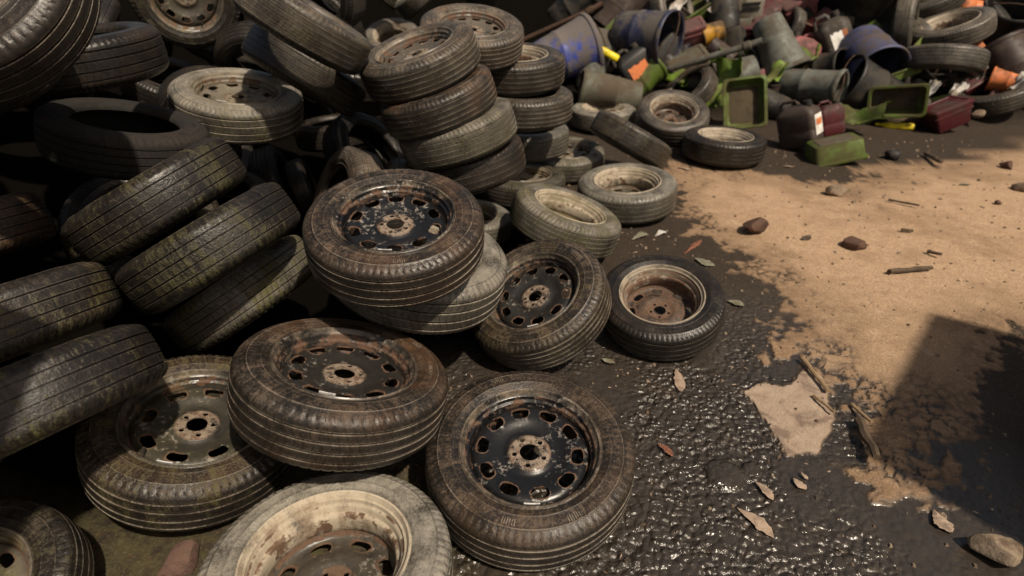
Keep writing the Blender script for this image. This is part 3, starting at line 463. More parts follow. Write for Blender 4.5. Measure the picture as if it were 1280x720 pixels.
def heap(X, Y):
    return np.clip((-1.55 - X) * .6, 0, .9) * np.clip((Y - .9) / .6, 0, 1) * np.clip((6.5 - Y) / .6, 0, 1) + np.clip((Y - 5.85) * .55, 0, 1.5) * np.clip((X + 1.2) / 1.0, 0, 1)

# ------------------------------------------------------------------ materials
class G:
    """small node graph builder"""
    def __init__(self, name):
        self.m = bpy.data.materials.new(name); self.m.use_nodes = True
        self.t = self.m.node_tree; self.t.nodes.clear()
        self.out = self.n('ShaderNodeOutputMaterial'); self.b = self.n('ShaderNodeBsdfPrincipled')
        self.t.links.new(self.b.outputs[0], self.out.inputs[0])
    def n(self, ty, **k):
        nd = self.t.nodes.new(ty)
        for a, v in k.items(): setattr(nd, a, v)
        return nd
    def set(self, sock, v):
        if isinstance(v, bpy.types.NodeSocket): self.t.links.new(v, sock)
        elif isinstance(v, (tuple, list)) and sock.type == 'RGBA' and len(v) == 3: sock.default_value = (*v, 1)
        else: sock.default_value = v
    def math(self, op, a, b=0.0, c=0.0, clamp=False):
        nd = self.n('ShaderNodeMath', operation=op, use_clamp=clamp)
        for s, v in zip(nd.inputs, (a, b, c)): self.set(s, v)
        return nd.outputs[0]
    def mix(self, f, a, b, blend='MIX'):
        nd = self.n('ShaderNodeMix', data_type='RGBA', blend_type=blend)
        self.set(nd.inputs[0], f); self.set(nd.inputs[6], a); self.set(nd.inputs[7], b)
        return nd.outputs[2]
    def fmix(self, f, a, b):
        nd = self.n('ShaderNodeMix', data_type='FLOAT')
        self.set(nd.inputs[0], f); self.set(nd.inputs[2], a); self.set(nd.inputs[3], b)
        return nd.outputs[0]
    def ramp(self, v, lo, hi, a=0.0, b=1.0):
        nd = self.n('ShaderNodeMapRange', interpolation_type='SMOOTHSTEP')
        for s, q in zip(nd.inputs, (v, lo, hi, a, b)): self.set(s, q)
        return nd.outputs[0]
    def noise(self, vec, scale, detail=4, rough=.6, dist=0.0):
        nd = self.n('ShaderNodeTexNoise')
        self.set(nd.inputs['Vector'], vec); nd.inputs['Scale'].default_value = scale
        nd.inputs['Detail'].default_value = detail; nd.inputs['Roughness'].default_value = rough
        nd.inputs['Distortion'].default_value = dist
        return nd.outputs[0]
    def attr(self, name): return self.n('ShaderNodeAttribute', attribute_name=name).outputs['Fac']
    def objvec(self):
        """object coordinates shifted by a random offset per object"""
        tc = self.n('ShaderNodeTexCoord'); oi = self.n('ShaderNodeObjectInfo')
        v = self.n('ShaderNodeVectorMath', operation='MULTIPLY_ADD')
        self.t.links.new(oi.outputs['Random'], v.inputs[0]); v.inputs[1].default_value = (37., 53., 71.)
        self.t.links.new(tc.outputs['Object'], v.inputs[2])
        return tc.outputs['Object'], v.outputs[0], oi
    def sep(self, v):
        nd = self.n('ShaderNodeSeparateXYZ'); self.set(nd.inputs[0], v); return nd.outputs
    def bump(self, h, strength=.5, dist=.01, normal=None):
        nd = self.n('ShaderNodeBump'); self.set(nd.inputs['Height'], h)
        nd.inputs['Strength'].default_value = strength; nd.inputs['Distance'].default_value = dist
        if normal is not None: self.t.links.new(normal, nd.inputs['Normal'])
        return nd.outputs[0]
    def done(self, color, rough, normal=None, spec=None, metal=None):
        self.set(self.b.inputs['Base Color'], color); self.set(self.b.inputs['Roughness'], rough)
        if normal is not None: self.t.links.new(normal, self.b.inputs['Normal'])
        if spec is not None: self.set(self.b.inputs['Specular IOR Level'], spec)
        if metal is not None: self.set(self.b.inputs['Metallic'], metal)
        return self.m

def rubber():
    # object colour: R moss, G dust, B rust stain, A pale chalky dirt
    g = G('worn_rubber'); ov, v, oi = g.objvec()
    oc = g.sep(oi.outputs['Color']); moss_a, dust_a, rust_a = oc[0], oc[1], oc[2]; pale_a = oi.outputs['Alpha']
    tread = g.attr('tread'); groove = g.attr('groove'); edge = g.attr('edge')
    p = g.sep(ov)
    ang = g.math('DIVIDE', g.math('ARCTAN2', p[1], p[0]), 2 * PI)
    az = g.math('ABSOLUTE', p[2])
    saw = g.math('FRACT', g.math('ADD', g.math('MULTIPLY', ang, 84.0), g.math('MULTIPLY', az, 16.0)))
    sipe = g.math('MULTIPLY', g.math('LESS_THAN', saw, .14), tread)
    n1 = g.noise(v, 9, 6, .62); n2 = g.noise(v, 42, 5, .65); n3 = g.noise(v, 4, 4, .55, .6); n4 = g.noise(v, 160, 3, .6)
    geo = g.n('ShaderNodeNewGeometry'); nz = g.sep(geo.outputs['Normal'])[2]
    up = g.ramp(nz, -.1, .9, .10, 1.0)
    base = g.mix(n2, (.0065, .006, .0056), (.019, .017, .015))
    # dust: sits on upward faces, in grooves and along the block edges
    rad = g.math('SQRT', g.math('ADD', g.math('MULTIPLY', p[0], p[0]), g.math('MULTIPLY', p[1], p[1])))
    cv = g.n('ShaderNodeCombineXYZ'); g.set(cv.inputs[0], g.math('MULTIPLY', g.math('SINE', g.math('MULTIPLY', ang, 2 * PI)), 14.0)); g.set(cv.inputs[1], g.math('MULTIPLY', g.math('COSINE', g.math('MULTIPLY', ang, 2 * PI)), 14.0)); g.set(cv.inputs[2], g.math('ADD', g.math('MULTIPLY', rad, 9.0), g.math('MULTIPLY', oi.outputs['Random'], 40.0)))
    streak = g.noise(cv.outputs[0], 1.6, 4, .65)
    cw = g.n('ShaderNodeCombineXYZ'); g.set(cw.inputs[0], g.math('ADD', g.math('MULTIPLY', rad, 60.0), g.math('MULTIPLY', oi.outputs['Random'], 20.0))); g.set(cw.inputs[1], g.math('MULTIPLY', p[2], 60.0)); g.set(cw.inputs[2], g.math('MULTIPLY', g.math('SINE', g.math('MULTIPLY', ang, 6.28)), 1.5))
    bands = g.noise(cw.outputs[0], 1.2, 3, .5)
    dn = g.math('ADD', g.math('ADD', g.math('MULTIPLY', n1, .45), g.math('MULTIPLY', n2, .30)), g.math('ADD', g.math('MULTIPLY', streak, .36), g.math('MULTIPLY', bands, .22)))
    dm = g.math('MULTIPLY', g.ramp(g.math('ADD', dn, g.math('MULTIPLY', g.math('SUBTRACT', n4, .5), .45)), .60, .90), up)
    dm = g.math('MULTIPLY', dm, g.math('SUBTRACT', 1.0, g.math('MULTIPLY', tread, .35)))
    dm = g.math('ADD', dm, g.math('MULTIPLY', edge, .30))
    dm = g.math('MULTIPLY', g.math('MULTIPLY', dm, dust_a), 1.2, clamp=True)
    c = g.mix(dm, base, g.mix(g.math('ADD', g.math('MULTIPLY', n2, .6), g.math('MULTIPLY', n4, .4)), (.044, .027, .0165), (.190, .130, .088)))
    scf = g.math('MULTIPLY', g.ramp(g.math('ADD', g.math('MULTIPLY', n4, .55), g.math('MULTIPLY', n2, .55)), .54, .74), .30)
    c = g.mix(scf, c, (.048, .037, .028))
    # rust water stains
    rm = g.math('MULTIPLY', g.ramp(g.math('ADD', n3, g.math('MULTIPLY', n4, .15)), .5, .78), g.math('MULTIPLY', rust_a, g.ramp(nz, -.2, .8, .35, 1.0)), clamp=True)
    c = g.mix(rm, c, g.mix(n4, (.055, .026, .012), (.125, .065, .033)))
    # chalky pale coat
    pm = g.math('MULTIPLY', g.ramp(g.math('ADD', g.math('MULTIPLY', n1, .6), g.math('MULTIPLY', n4, .4)), .25, .62), pale_a, clamp=True)
    pm = g.math('MULTIPLY', pm, g.ramp(nz, -.3, .8, .22, 1.0))
    c = g.mix(pm, c, g.mix(n2, (.16, .145, .118), (.50, .465, .395)))
    # moss and algae
    mn = g.math('ADD', g.math('MULTIPLY', n3, .75), g.math('MULTIPLY', n2, .42))
    mm = g.math('MULTIPLY', g.ramp(g.math('ADD', mn, g.math('ADD', g.math('MULTIPLY', g.math('SUBTRACT', n4, .5), .28), g.math('MULTIPLY', g.math('SUBTRACT', streak, .5), .55))), .54, .80), g.math('MULTIPLY', moss_a, 1.15), clamp=True)
    c = g.mix(mm, c, g.mix(n4, (.022, .021, .006), (.118, .107, .037)))
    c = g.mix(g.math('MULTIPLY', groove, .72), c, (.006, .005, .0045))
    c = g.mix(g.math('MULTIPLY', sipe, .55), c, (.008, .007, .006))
    # pale grime lines on the groove lips
    lip = g.math('MULTIPLY', g.math('POWER', edge, 2.2), g.ramp(g.math('ADD', g.math('MULTIPLY', n1, .6), g.math('MULTIPLY', n4, .4)), .40, .62, .05, .85))
    c = g.mix(g.math('MULTIPLY', lip, g.math('MULTIPLY', dust_a, 1.0), clamp=True), c, (.42, .37, .30))
    tone = g.math('MULTIPLY_ADD', oi.outputs['Random'], .55, .72)
    tv = g.n('ShaderNodeVectorMath', operation='SCALE'); g.set(tv.inputs[0], c); g.set(tv.inputs['Scale'], tone); c = tv.outputs[0]
    rough = g.fmix(g.math('ADD', dm, mm, clamp=True), .36, .74)
    rough = g.math('ADD', rough, g.math('MULTIPLY', g.math('SUBTRACT', n1, .5), .55), clamp=True)
    rough = g.math('ADD', rough, g.math('MULTIPLY', g.math('LESS_THAN', dust_a, .02), .5), clamp=True)
    h = g.math('SUBTRACT', g.math('ADD', g.math('MULTIPLY', n2, .30), g.math('MULTIPLY', n4, .22)), g.math('MULTIPLY', sipe, .9))
    h = g.math('ADD', h, g.math('MULTIPLY', mm, g.math('MULTIPLY', n4, .5)))
    return g.done(c, rough, g.bump(h, .8, .006), .42)

def rim_steel():
    # object colour: R pale dirt, G rust, B moss
    g = G('rusty_painted_steel'); ov, v, oi = g.objvec()
    oc = g.sep(oi.outputs['Color']); hot = g.attr('rust'); hub = g.attr('hub')
    n1 = g.noise(v, 11, 6, .62); n2 = g.noise(v, 48, 5, .68); n3 = g.noise(v, 5, 4, .5, .8); n4 = g.noise(v, 190, 3, .65)
    paint = g.mix(n1, (.005, .0052, .0062), (.014, .0142, .0155))
    paint = g.mix(g.ramp(g.math('MULTIPLY', n2, g.math('ADD', n3, .35)), .50, .62), paint, (.21, .19, .17))   # chips and scuffs
    dusty = g.mix(n2, (.30, .235, .155), (.66, .59, .47))
    c = g.mix(g.math('MULTIPLY', g.ramp(g.math('ADD', n1, g.math('MULTIPLY', n4, .25)), .35, .62), oc[0], clamp=True), paint, dusty)
    rr = g.math('ADD', g.math('MULTIPLY', hot, g.ramp(g.noise(v, 22, 3, .6), .35, .65, .12, .52)), g.math('ADD', g.math('MULTIPLY', n2, .42), g.math('MULTIPLY', n1, .35)))
    rm = g.ramp(g.math('ADD', rr, g.math('MULTIPLY', g.math('SUBTRACT', oc[1], .5), .5)), .54, .70)
    pz = g.sep(ov); st = g.n('ShaderNodeCombineXYZ'); g.set(st.inputs[0], g.math('MULTIPLY', pz[0], 30.0)); g.set(st.inputs[1], g.math('MULTIPLY', pz[1], 30.0)); g.set(st.inputs[2], g.math('MULTIPLY', oi.outputs['Random'], 50.0))
    stain = g.ramp(g.math('ADD', g.math('MULTIPLY', g.noise(st.outputs[0], .6, 5, .7), .7), g.math('MULTIPLY', n2, .35)), .48, .66)
    c = g.mix(g.math('MULTIPLY', g.math('MULTIPLY', stain, oc[0]), .8), c, g.mix(n4, (.10, .06, .034), (.23, .16, .10)))
    rust = g.mix(g.noise(v, 75, 4, .7), (.030, .015, .010), (.175, .100, .060))
    c = g.mix(rm, c, rust)
    hm = g.math('MULTIPLY', g.math('MULTIPLY', hub, oi.outputs['Alpha']), g.ramp(g.math('ADD', g.math('MULTIPLY', n2, .7), g.math('MULTIPLY', n4, .3)), .40, .56))
    c = g.mix(hm, c, g.mix(n4, (.12, .085, .06), (.33, .27, .21)))
    ltn = g.attr('lip'); lm = g.math('MULTIPLY', ltn, g.ramp(g.math('ADD', g.math('MULTIPLY', n1, .7), g.math('MULTIPLY', n4, .3)), .40, .75, 0.0, .8))
    c = g.mix(lm, c, g.mix(oc[0], (.30, .24, .175), (.66, .57, .45)))
    mm = g.math('MULTIPLY', g.ramp(g.math('ADD', n3, g.math('MULTIPLY', n2, .4)), .55, .85), oc[2], clamp=True)
    c = g.mix(mm, c, (.10, .09, .03))
    rough = g.fmix(g.math('ADD', rm, g.math('ADD', mm, oc[0]), clamp=True), .30, .82)
    h = g.math('ADD', g.math('MULTIPLY', n2, .3), g.math('MULTIPLY', rm, g.math('MULTIPLY', n4, .8)))
    return g.done(c, rough, g.bump(h, .45, .004), .5)

def simple(name, c1, c2, rough=.7, scale=30, bump=.3, dist=.004, dirt=None, dirt_amt=.5, spec=.4, bright=None):
    g = G(name); ov, v, oi = g.objvec()
    n1 = g.noise(v, scale, 5, .62); n2 = g.noise(v, scale * .22, 4, .55, .5); n3 = g.noise(v, scale * 4, 3, .6)
    c = g.mix(n1, c1, c2)
    r = rough
    n5 = g.noise(v, scale * .5, 6, .7, .3)
    c = g.mix(g.math('MULTIPLY', g.ramp(n5, .46, .66), .62), c, tuple(x * .30 + .004 for x in c1))
    c = g.mix(g.math('MULTIPLY', g.ramp(n3, .62, .74), .35), c, tuple(min(.8, x * 1.6 + .05) for x in c2))
    if dirt:
        geo = g.n('ShaderNodeNewGeometry'); nz = g.sep(geo.outputs['Normal'])[2]
        dm = g.ramp(g.math('ADD', g.math('ADD', g.math('MULTIPLY', n2, .7), g.math('MULTIPLY', n1, .45)), g.math('MULTIPLY', nz, .06)), .70 - .4 * dirt_amt, .88 - .4 * dirt_amt)
        c = g.mix(g.math('MULTIPLY', dm, .92), c, g.mix(n3, dirt, tuple(x * 1.7 for x in dirt)))
        r = g.fmix(dm, rough, .92)
    c = g.mix(g.math('MULTIPLY', g.math('SUBTRACT', n3, .5), .5, clamp=True), c, tuple(x * .4 for x in c1))
    h = g.math('ADD', n1, g.math('MULTIPLY', n3, .35))
    return g.done(c, r, g.bump(h, bump, dist), spec)

RUBBER = rubber(); STEEL = rim_steel()
DIRTC = (.055, .040, .028)
MAT = dict(
    blue=simple('blue_plastic', (.025, .045, .24), (.04, .066, .32), .5, 14, .2, dirt=(.10, .085, .065), dirt_amt=.68),
    navy=simple('navy_plastic', (.018, .022, .055), (.03, .034, .075), .5, 14, .2, dirt=(.07, .06, .05), dirt_amt=.5),
    slate=simple('slate_blue_plastic', (.05, .055, .12), (.075, .08, .15), .6, 14, .2, dirt=DIRTC, dirt_amt=.35),
    steel=simple('galvanised_steel', (.085, .095, .085), (.17, .175, .15), .55, 18, .25, dirt=(.06, .05, .038), dirt_amt=.5),
    olive=simple('olive_grey_steel', (.075, .075, .055), (.13, .13, .095), .65, 18, .25, dirt=(.06, .045, .03), dirt_amt=.55),
    black=simple('black_plastic', (.009, .009, .009), (.02, .019, .018), .5, 14, .2, dirt=(.035, .028, .02), dirt_amt=.35),
    maroonblack=simple('dark_brown_plastic', (.022, .011, .009), (.035, .018, .014), .55, 14, .2, dirt=DIRTC, dirt_amt=.3),
    maroon=simple('dark_red_plastic', (.060, .009, .013), (.085, .014, .018), .45, 14, .15, dirt=(.04, .025, .02), dirt_amt=.4),
    pink=simple('faded_red_plastic', (.22, .065, .07), (.30, .11, .105), .6, 14, .2, dirt=(.07, .04, .035), dirt_amt=.5),
    red=simple('red_plastic', (.33, .045, .04), (.40, .07, .06), .5, 14, .2, dirt=DIRTC, dirt_amt=.45),
    brown=simple('dirty_brown_plastic', (.045, .032, .026), (.085, .066, .055), .45, 12, .2, dirt=(.03, .02, .016), dirt_amt=.55),
    greylabel=simple('grey_plastic', (.08, .075, .068), (.13, .12, .11), .5, 12, .2, dirt=(.03, .023, .018), dirt_amt=.6),
    beige=simple('beige_plastic', (.21, .185, .145), (.28, .25, .20), .55, 14, .2, dirt=DIRTC, dirt_amt=.5),
    green=simple('olive_green_plastic', (.065, .105, .012), (.095, .145, .018), .55, 13, .2, dirt=(.05, .045, .016), dirt_amt=.5),
    lime=simple('lime_green_plastic', (.12, .20, .02), (.165, .26, .03), .5, 13, .2, dirt=(.08, .075, .028), dirt_amt=.5),
    white=simple('white_plastic', (.48, .47, .44), (.65, .63, .60), .6, 14, .4, dirt=(.16, .13, .10), dirt_amt=.45),
    orange=simple('orange_plastic', (.55, .15, .045), (.68, .22, .075), .5, 14, .2, dirt=(.20, .08, .04), dirt_amt=.4),
    amber=simple('amber_plastic', (.42, .20, .015), (.52, .27, .02), .5, 14, .2, dirt=DIRTC, dirt_amt=.5),
    yellow=simple('yellow_plastic', (.72, .56, .01), (.80, .66, .02), .42, 14, .1, dirt=(.22, .15, .02), dirt_amt=.25),
    rust=simple('rusted_iron', (.03, .016, .01), (.08, .04, .022), .85, 30, .4),
    wood=simple('weathered_wood', (.12, .08, .05), (.22, .155, .10), .85, 26, .4),
    bark=simple('stick_bark', (.05, .034, .02), (.14, .10, .065), .85, 60, .7, .004),
    split=simple('split_wood', (.21, .14, .075), (.36, .25, .145), .8, 50, .5, .003),
    chip=simple('pale_wood_chip', (.24, .16, .105), (.46, .36, .28), .75, 55, .6, .003),
    redchip=simple('red_brown_chip', (.15, .055, .028), (.28, .12, .07), .7, 55, .6, .003),
    stone=simple('tan_stone', (.19, .14, .095), (.38, .30, .215), .85, 35, .7, .005, dirt=(.07, .045, .028), dirt_amt=.45),
    greystone=simple('grey_stone', (.10, .082, .066), (.18, .155, .13), .8, 35, .6, .005, dirt=(.06, .042, .03), dirt_amt=.4),
    darkstone=simple('dark_red_stone', (.055, .026, .018), (.13, .07, .045), .8, 35, .6, .005),
    brick=simple('worn_brick', (.10, .056, .042), (.17, .10, .078), .85, 40, .6, .004, dirt=(.08, .055, .035), dirt_amt=.4),
    greenscrap=simple('pale_green_scrap', (.17, .165, .12), (.30, .29, .225), .45, 30, .5, .004, dirt=(.09, .08, .05), dirt_amt=.4),
    label=simple('white_paper_label', (.66, .64, .6), (.76, .74, .7), .6, 20, .2),
    weight=simple('scuffed_bare_metal', (.38, .37, .36), (.6, .59, .58), .45, 60, .3),
    concrete=simple('grimy_concrete', (.06, .05, .042), (.12, .105, .088), .9, 8, .5, .01),
)

# ------------------------------------------------------------------ tyres
def tyre_mesh(name, groove_z=(-.050, -.018, .018, .050), gw=.0040, gd=.0075, seed=0, notch=4, NA=320):
    rnd = random.Random(seed)
    half = [  # r, z, tread, groove, edge, shoulder   (outer side, from bead outwards), positive z
        (.1955, .060, 0, 0, 0, 0), (.197, .073, 0, 0, 0, 0), (.203, .0795, 0, 0, .3, 0), (.208, .0850, 0, 0, .2, 0),
        (.2095, .0865, 0, 0, .8, 0), (.2115, .0850, 0, .5, 0, 0), (.220, .0888, 0, 0, 0, 0), (.231, .0920, 0, 0, 0, 0),
        (.2335, .0932, 0, 0, .5, 0), (.2360, .0922, 0, .3, 0, 0), (.246, .0925, 0, 0, 0, 0), (.258, .0918, 0, 0, 0, 0),
        (.2675, .0900, 0, 0, 0, 0), (.2700, .0905, 0, 0, .9, 0), (.2725, .0880, 0, .6, 0, 0),
        (.279, .0862, 0, 0, 0, .5), (.2865, .0832, 0, 0, 0, 1), (.2935, .0790, .4, 0, .2, 1), (.2995, .0735, .8, 0, .25, 1), (.3035, .0680, 1, 0, .1, .6)]
    top = []
    zs = sorted(groove_z, reverse=True)
    def crown(z): return .3100 - .0042 * (z / .066) ** 2
    pts = [.062]
    for z0 in zs: pts += [('g', z0)]
    pts += [-.062]
    lastz = .062
    top.append((crown(.062), .062, 1, 0, 0, .2))
    for z0 in zs:
        mid = (lastz + z0 + gw) / 2
        if lastz - z0 - gw > .012: top.append((crown(mid), mid, 1, 0, 0, 0))
        top += [(crown(z0 + gw + .002), z0 + gw + .002, 1, 0, .25, 0), (crown(z0 + gw), z0 + gw, 1, 0, 1, 0), (crown(z0) - gd, z0 + gw * .72, 1, 1, 0, 0),
                (crown(z0) - gd, z0 - gw * .72, 1, 1, 0, 0), (crown(z0 - gw), z0 - gw, 1, 0, 1, 0), (crown(z0 - gw - .002), z0 - gw - .002, 1, 0, .25, 0)]
        lastz = z0 - gw
    mid = (lastz - .062) / 2
    top += [(crown(mid), mid, 1, 0, 0, 0), (crown(.062), -.062, 1, 0, 0, .2)]
    low = [(r, -z, a, b, c, d) for r, z, a, b, c, d in reversed(half)]
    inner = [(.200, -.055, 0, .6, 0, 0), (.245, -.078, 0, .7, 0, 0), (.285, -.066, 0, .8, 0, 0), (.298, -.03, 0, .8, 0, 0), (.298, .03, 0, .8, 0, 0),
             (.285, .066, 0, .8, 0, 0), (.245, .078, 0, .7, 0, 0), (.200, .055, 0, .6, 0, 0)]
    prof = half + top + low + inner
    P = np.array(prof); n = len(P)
    th = np.arange(NA) * 2 * PI / NA
    r = np.repeat(P[:, 0][None], NA, 0); z = np.repeat(P[:, 1][None], NA, 0)
    edge = np.repeat(P[:, 4][None], NA, 0).copy(); gro = np.repeat(P[:, 3][None], NA, 0).copy()
    if notch:
        nt = (np.arange(NA) % notch == 0)[:, None]
        r = r - nt * P[:, 5][None] * .0015
        z = z - nt * P[:, 5][None] * np.sign(P[:, 1])[None] * .0022
        gro = np.maximum(gro, nt * (P[:, 5][None] > .4) * .55)
    # slightly uneven carcass
    wob = 1 + .004 * np.sin(2 * th + seed) + .003 * np.sin(3 * th + 2.1 * seed)
    r = r * wob[:, None]
    X = r * np.cos(th)[:, None]; Y = r * np.sin(th)[:, None]
    V = np.stack([X, Y, z], -1).reshape(-1, 3)
    faces = []
    for i in range(NA):
        a = i * n; b = ((i + 1) % NA) * n
        for j in range(n):
            k = (j + 1) % n
            faces.append((a + j, b + j, b + k, a + k))
    V = V.tolist(); tr = np.repeat(P[:, 2][None], NA, 0).reshape(-1).tolist(); gr = gro.reshape(-1).tolist(); ed = edge.reshape(-1).tolist()
    # moulded marks on both sidewalls: groups of short raised bars
    def bar(t0, t1, r0, r1, s):
        base = len(V)
        def zz(rr): return float(np.interp(rr, [h[0] for h in half], [h[1] for h in half]))
        for lift in (-.001, .0016):
            for (t, rr) in ((t0, r0), (t1, r0), (t1, r1), (t0, r1)):
                V.append((rr * math.cos(t), rr * math.sin(t), s * (zz(rr) + lift)))
                tr.append(0); gr.append(0); ed.append(.8 if lift > 0 else 0)
        q = [(4, 5, 6, 7), (0, 1, 5, 4), (1, 2, 6, 5), (2, 3, 7, 6), (3, 0, 4, 7)]
        for f in q: faces.append(tuple(base + (x if s > 0 else x) for x in (f if s > 0 else f[::-1])))
    for s in (1, -1):
        for gidx in range(4):
            t = rnd.uniform(0, 2 * PI)
            kind = rnd.choice('hhl')
            if kind == 'h':
                for q in range(6): bar(t + q * .026, t + q * .026 + .010, .247, .2655, s)
            else:
                for q in range(9):
                    w = rnd.uniform(.010, .03); r0 = rnd.choice((.238, .246)); bar(t, t + w * .5, .241, .2545, s)
                    if rnd.random() < .6: bar(t + w * .5, t + w, rnd.choice((.241, .250)), .2545 if rnd.random() < .5 else .246, s) if False else None
                    t += w + .014
    return mesh_from(name, V, faces, True, 42, dict(tread=tr, groove=gr, edge=ed))

TYRES = [tyre_mesh('tyre_four_groove', seed=1),
         tyre_mesh('tyre_wide_rib', groove_z=(-.046, -.016, .016, .046), gw=.003, gd=.006, seed=2, notch=5),
         tyre_mesh('tyre_fine_rib', groove_z=(-.052, -.027, 0, .027, .052), gw=.0026, gd=.006, seed=3, notch=4)]

# ------------------------------------------------------------------ steel wheels
def lathe(prof, NA, closed=False):
    V = []; F = []
    n = len(prof)
    for i in range(NA):
        t = 2 * PI * i / NA
        for r, z in prof: V.append((r * math.cos(t), r * math.sin(t), z))
    for i in range(NA):
        a = i * n; b = ((i + 1) % NA) * n
        for j in range(n if closed else n - 1):
            k = (j + 1) % n; F.append((a + j, b + j, b + k, a + k))
    return V, F

def rim_mesh():
    o = [(.2075, .0815), (.2085, .0865), (.2060, .0895), (.2020, .0880), (.1990, .0800), (.1965, .0740), (.1900, .0700), (.1880, .0580), (.1805, .0520), (.1785, .0300),
         (.1700, .0200), (.1660, .0050), (.1660, -.0150), (.1655, -.0320), (.1690, -.0365), (.1775, -.0390), (.1795, -.0430), (.1800, -.0550), (.1830, -.0590), (.1880, -.0610), (.1895, -.0650), (.1900, -.0720), (.1960, -.0740), (.1990, -.0800), (.2020, -.0880), (.2060, -.0895), (.2085, -.0865), (.2075, -.0815)]
    inn = [(r + .0032, z) for r, z in reversed(o[4:-4])]
    prof = o + [(.2045, -.0800)] + inn + [(.2045, .0800)]
    V, F = lathe(prof, 128, True)
    lip = [1.0 if math.hypot(v[0], v[1]) > .196 else 0.0 for v in V]
    rust = [.60 if math.hypot(v[0], v[1]) < .171 else (.62 if abs(v[2] - .058) < .014 or abs(v[2] + .060) < .0025 or abs(v[2] + .0385) < .003 else (.05 if math.hypot(v[0], v[1]) > .2 else (.0 if v[2] < 0 else .35))) for v in V]
    return mesh_from('rim_barrel', V, F, True, 40, dict(lip=lip, rust=rust, hub=[0] * len(V)))

def disc_mesh(nh, hole_w, hole_h, hole_r):
    def hz(r):
        return float(np.interp(r, [0, .056, .062, .078, .095, .122, .150, .163, .171, .1785], [.043, .043, .040, .033, .036, .047, .0505, .047, .041, .028]))
    pts = []; edges = []; loops = []
    def loop(P):
        b = len(pts); pts.extend(P); n = len(P)
        edges.extend([(b + i, b + (i + 1) % n) for i in range(n)])
    N = 96; R = .1785
    loop([(R * math.cos(2 * PI * i / N), R * math.sin(2 * PI * i / N)) for i in range(N)])
    loop([(.030 * math.cos(2 * PI * i / 32), .030 * math.sin(2 * PI * i / 32)) for i in range(32)])
    holes = []
    for k in range(nh):
        t = 2 * PI * k / nh + .2
        L = []
        for i in range(24):
            a = 2 * PI * i / 24; ca, sa = math.cos(a), math.sin(a)
            u = hole_w * math.copysign(abs(ca) ** .7, ca); w = hole_h * math.copysign(abs(sa) ** .7, sa)
            rr = hole_r + w; tt = t + u / hole_r
            L.append((rr * math.cos(tt), rr * math.sin(tt)))
        loop(L); holes.append((t, L))
    for k in range(5):
        t = 2 * PI * k / 5 + .5; cx, cy = .046 * math.cos(t), .046 * math.sin(t)
        L = [(cx + .0075 * math.cos(2 * PI * i / 12), cy + .0075 * math.sin(2 * PI * i / 12)) for i in range(12)]
        loop(L); holes.append((t, L))
    bnd = [p for p in pts]
    B = np.array(bnd)
    hole_polys = [np.array(h[1]) for h in holes] + [np.array([(.030 * math.cos(2 * PI * i / 32), .030 * math.sin(2 * PI * i / 32)) for i in range(32)])]
    for r in (.037, .0415, .0505, .056, .059, .062, .067, .072, .078, .086, .095, .104, .113, .122, .131, .140, .150, .157, .163, .167, .171, .175):
        n = max(24, int(2 * PI * r / .0075))
        for i in range(n):
            t = 2 * PI * (i + .5 * (int(r * 1000) % 2)) / n; p = (r * math.cos(t), r * math.sin(t))
            if np.hypot(B[:, 0] - p[0], B[:, 1] - p[1]).min() < .0028: continue
            pts.append(p)
    vo, eo, fo, _, _, _ = delaunay_2d_cdt([Vector(p) for p in pts], edges, [], 0, 1e-6)
    keep = []
    hc = [(h.mean(0), h) for h in hole_polys]
    def inside(p, poly):
        x, y = p; c = False; n = len(poly)
        for i in range(n):
            x1, y1 = poly[i]; x2, y2 = poly[(i + 1) % n]
            if (y1 > y) != (y2 > y) and x < (x2 - x1) * (y - y1) / (y2 - y1) + x1: c = not c
        return c
    for f in fo:
        cx = sum(vo[i][0] for i in f) / 3; cy = sum(vo[i][1] for i in f) / 3
        if math.hypot(cx, cy) > R: continue
        bad = False
        for m, h in hc:
            if math.hypot(cx - m[0], cy - m[1]) < .045 and inside((cx, cy), h): bad = True; break
        if not bad: keep.append(tuple(f))
    used = sorted({i for f in keep for i in f}); mp = {a: b for b, a in enumerate(used)}
    V2 = [(vo[i][0], vo[i][1]) for i in used]; F = [tuple(mp[i] for i in f) for f in keep]
    HB = np.concatenate(hole_polys)
    rust = []; hub = []; V = []
    for x, y in V2:
        d = np.hypot(HB[:, 0] - x, HB[:, 1] - y).min(); r = math.hypot(x, y)
        # rolled lips around the windows
        z = hz(r) + (.0022 if .11 < r < .165 and d < .004 else 0) - (.002 if .11 < r < .165 and d < .0012 else 0)
        V.append((x, y, z))
        rust.append(max(1 - d / .009, .75 if r < .066 else 0, 1 - abs(r - .1785) / .012) if True else 0)
        hub.append(1.0 if r < .057 else max(0, 1 - (r - .057) / .008))
    # up-facing winding, then give it thickness
    me = mesh_from('wheel_disc', V, F, True, None, dict(rust=rust, hub=hub, lip=[0] * len(V)))
    bm = bmesh.new(); bm.from_mesh(me)
    for f in bm.faces:
        if f.normal.z < 0: f.normal_flip()
    bmesh.ops.solidify(bm, geom=bm.faces[:], thickness=.0045)
    bmesh.ops.recalc_face_normals(bm, faces=bm.faces[:])
    bm.to_mesh(me); bm.free()
    me.polygons.foreach_set('use_smooth', [True] * len(me.polygons)); me.set_sharp_from_angle(angle=math.radians(40))
    return me

RIM = rim_mesh()
DISCS = [disc_mesh(10, .0262, .0178, .141), disc_mesh(8, .0280, .0180, .139)]

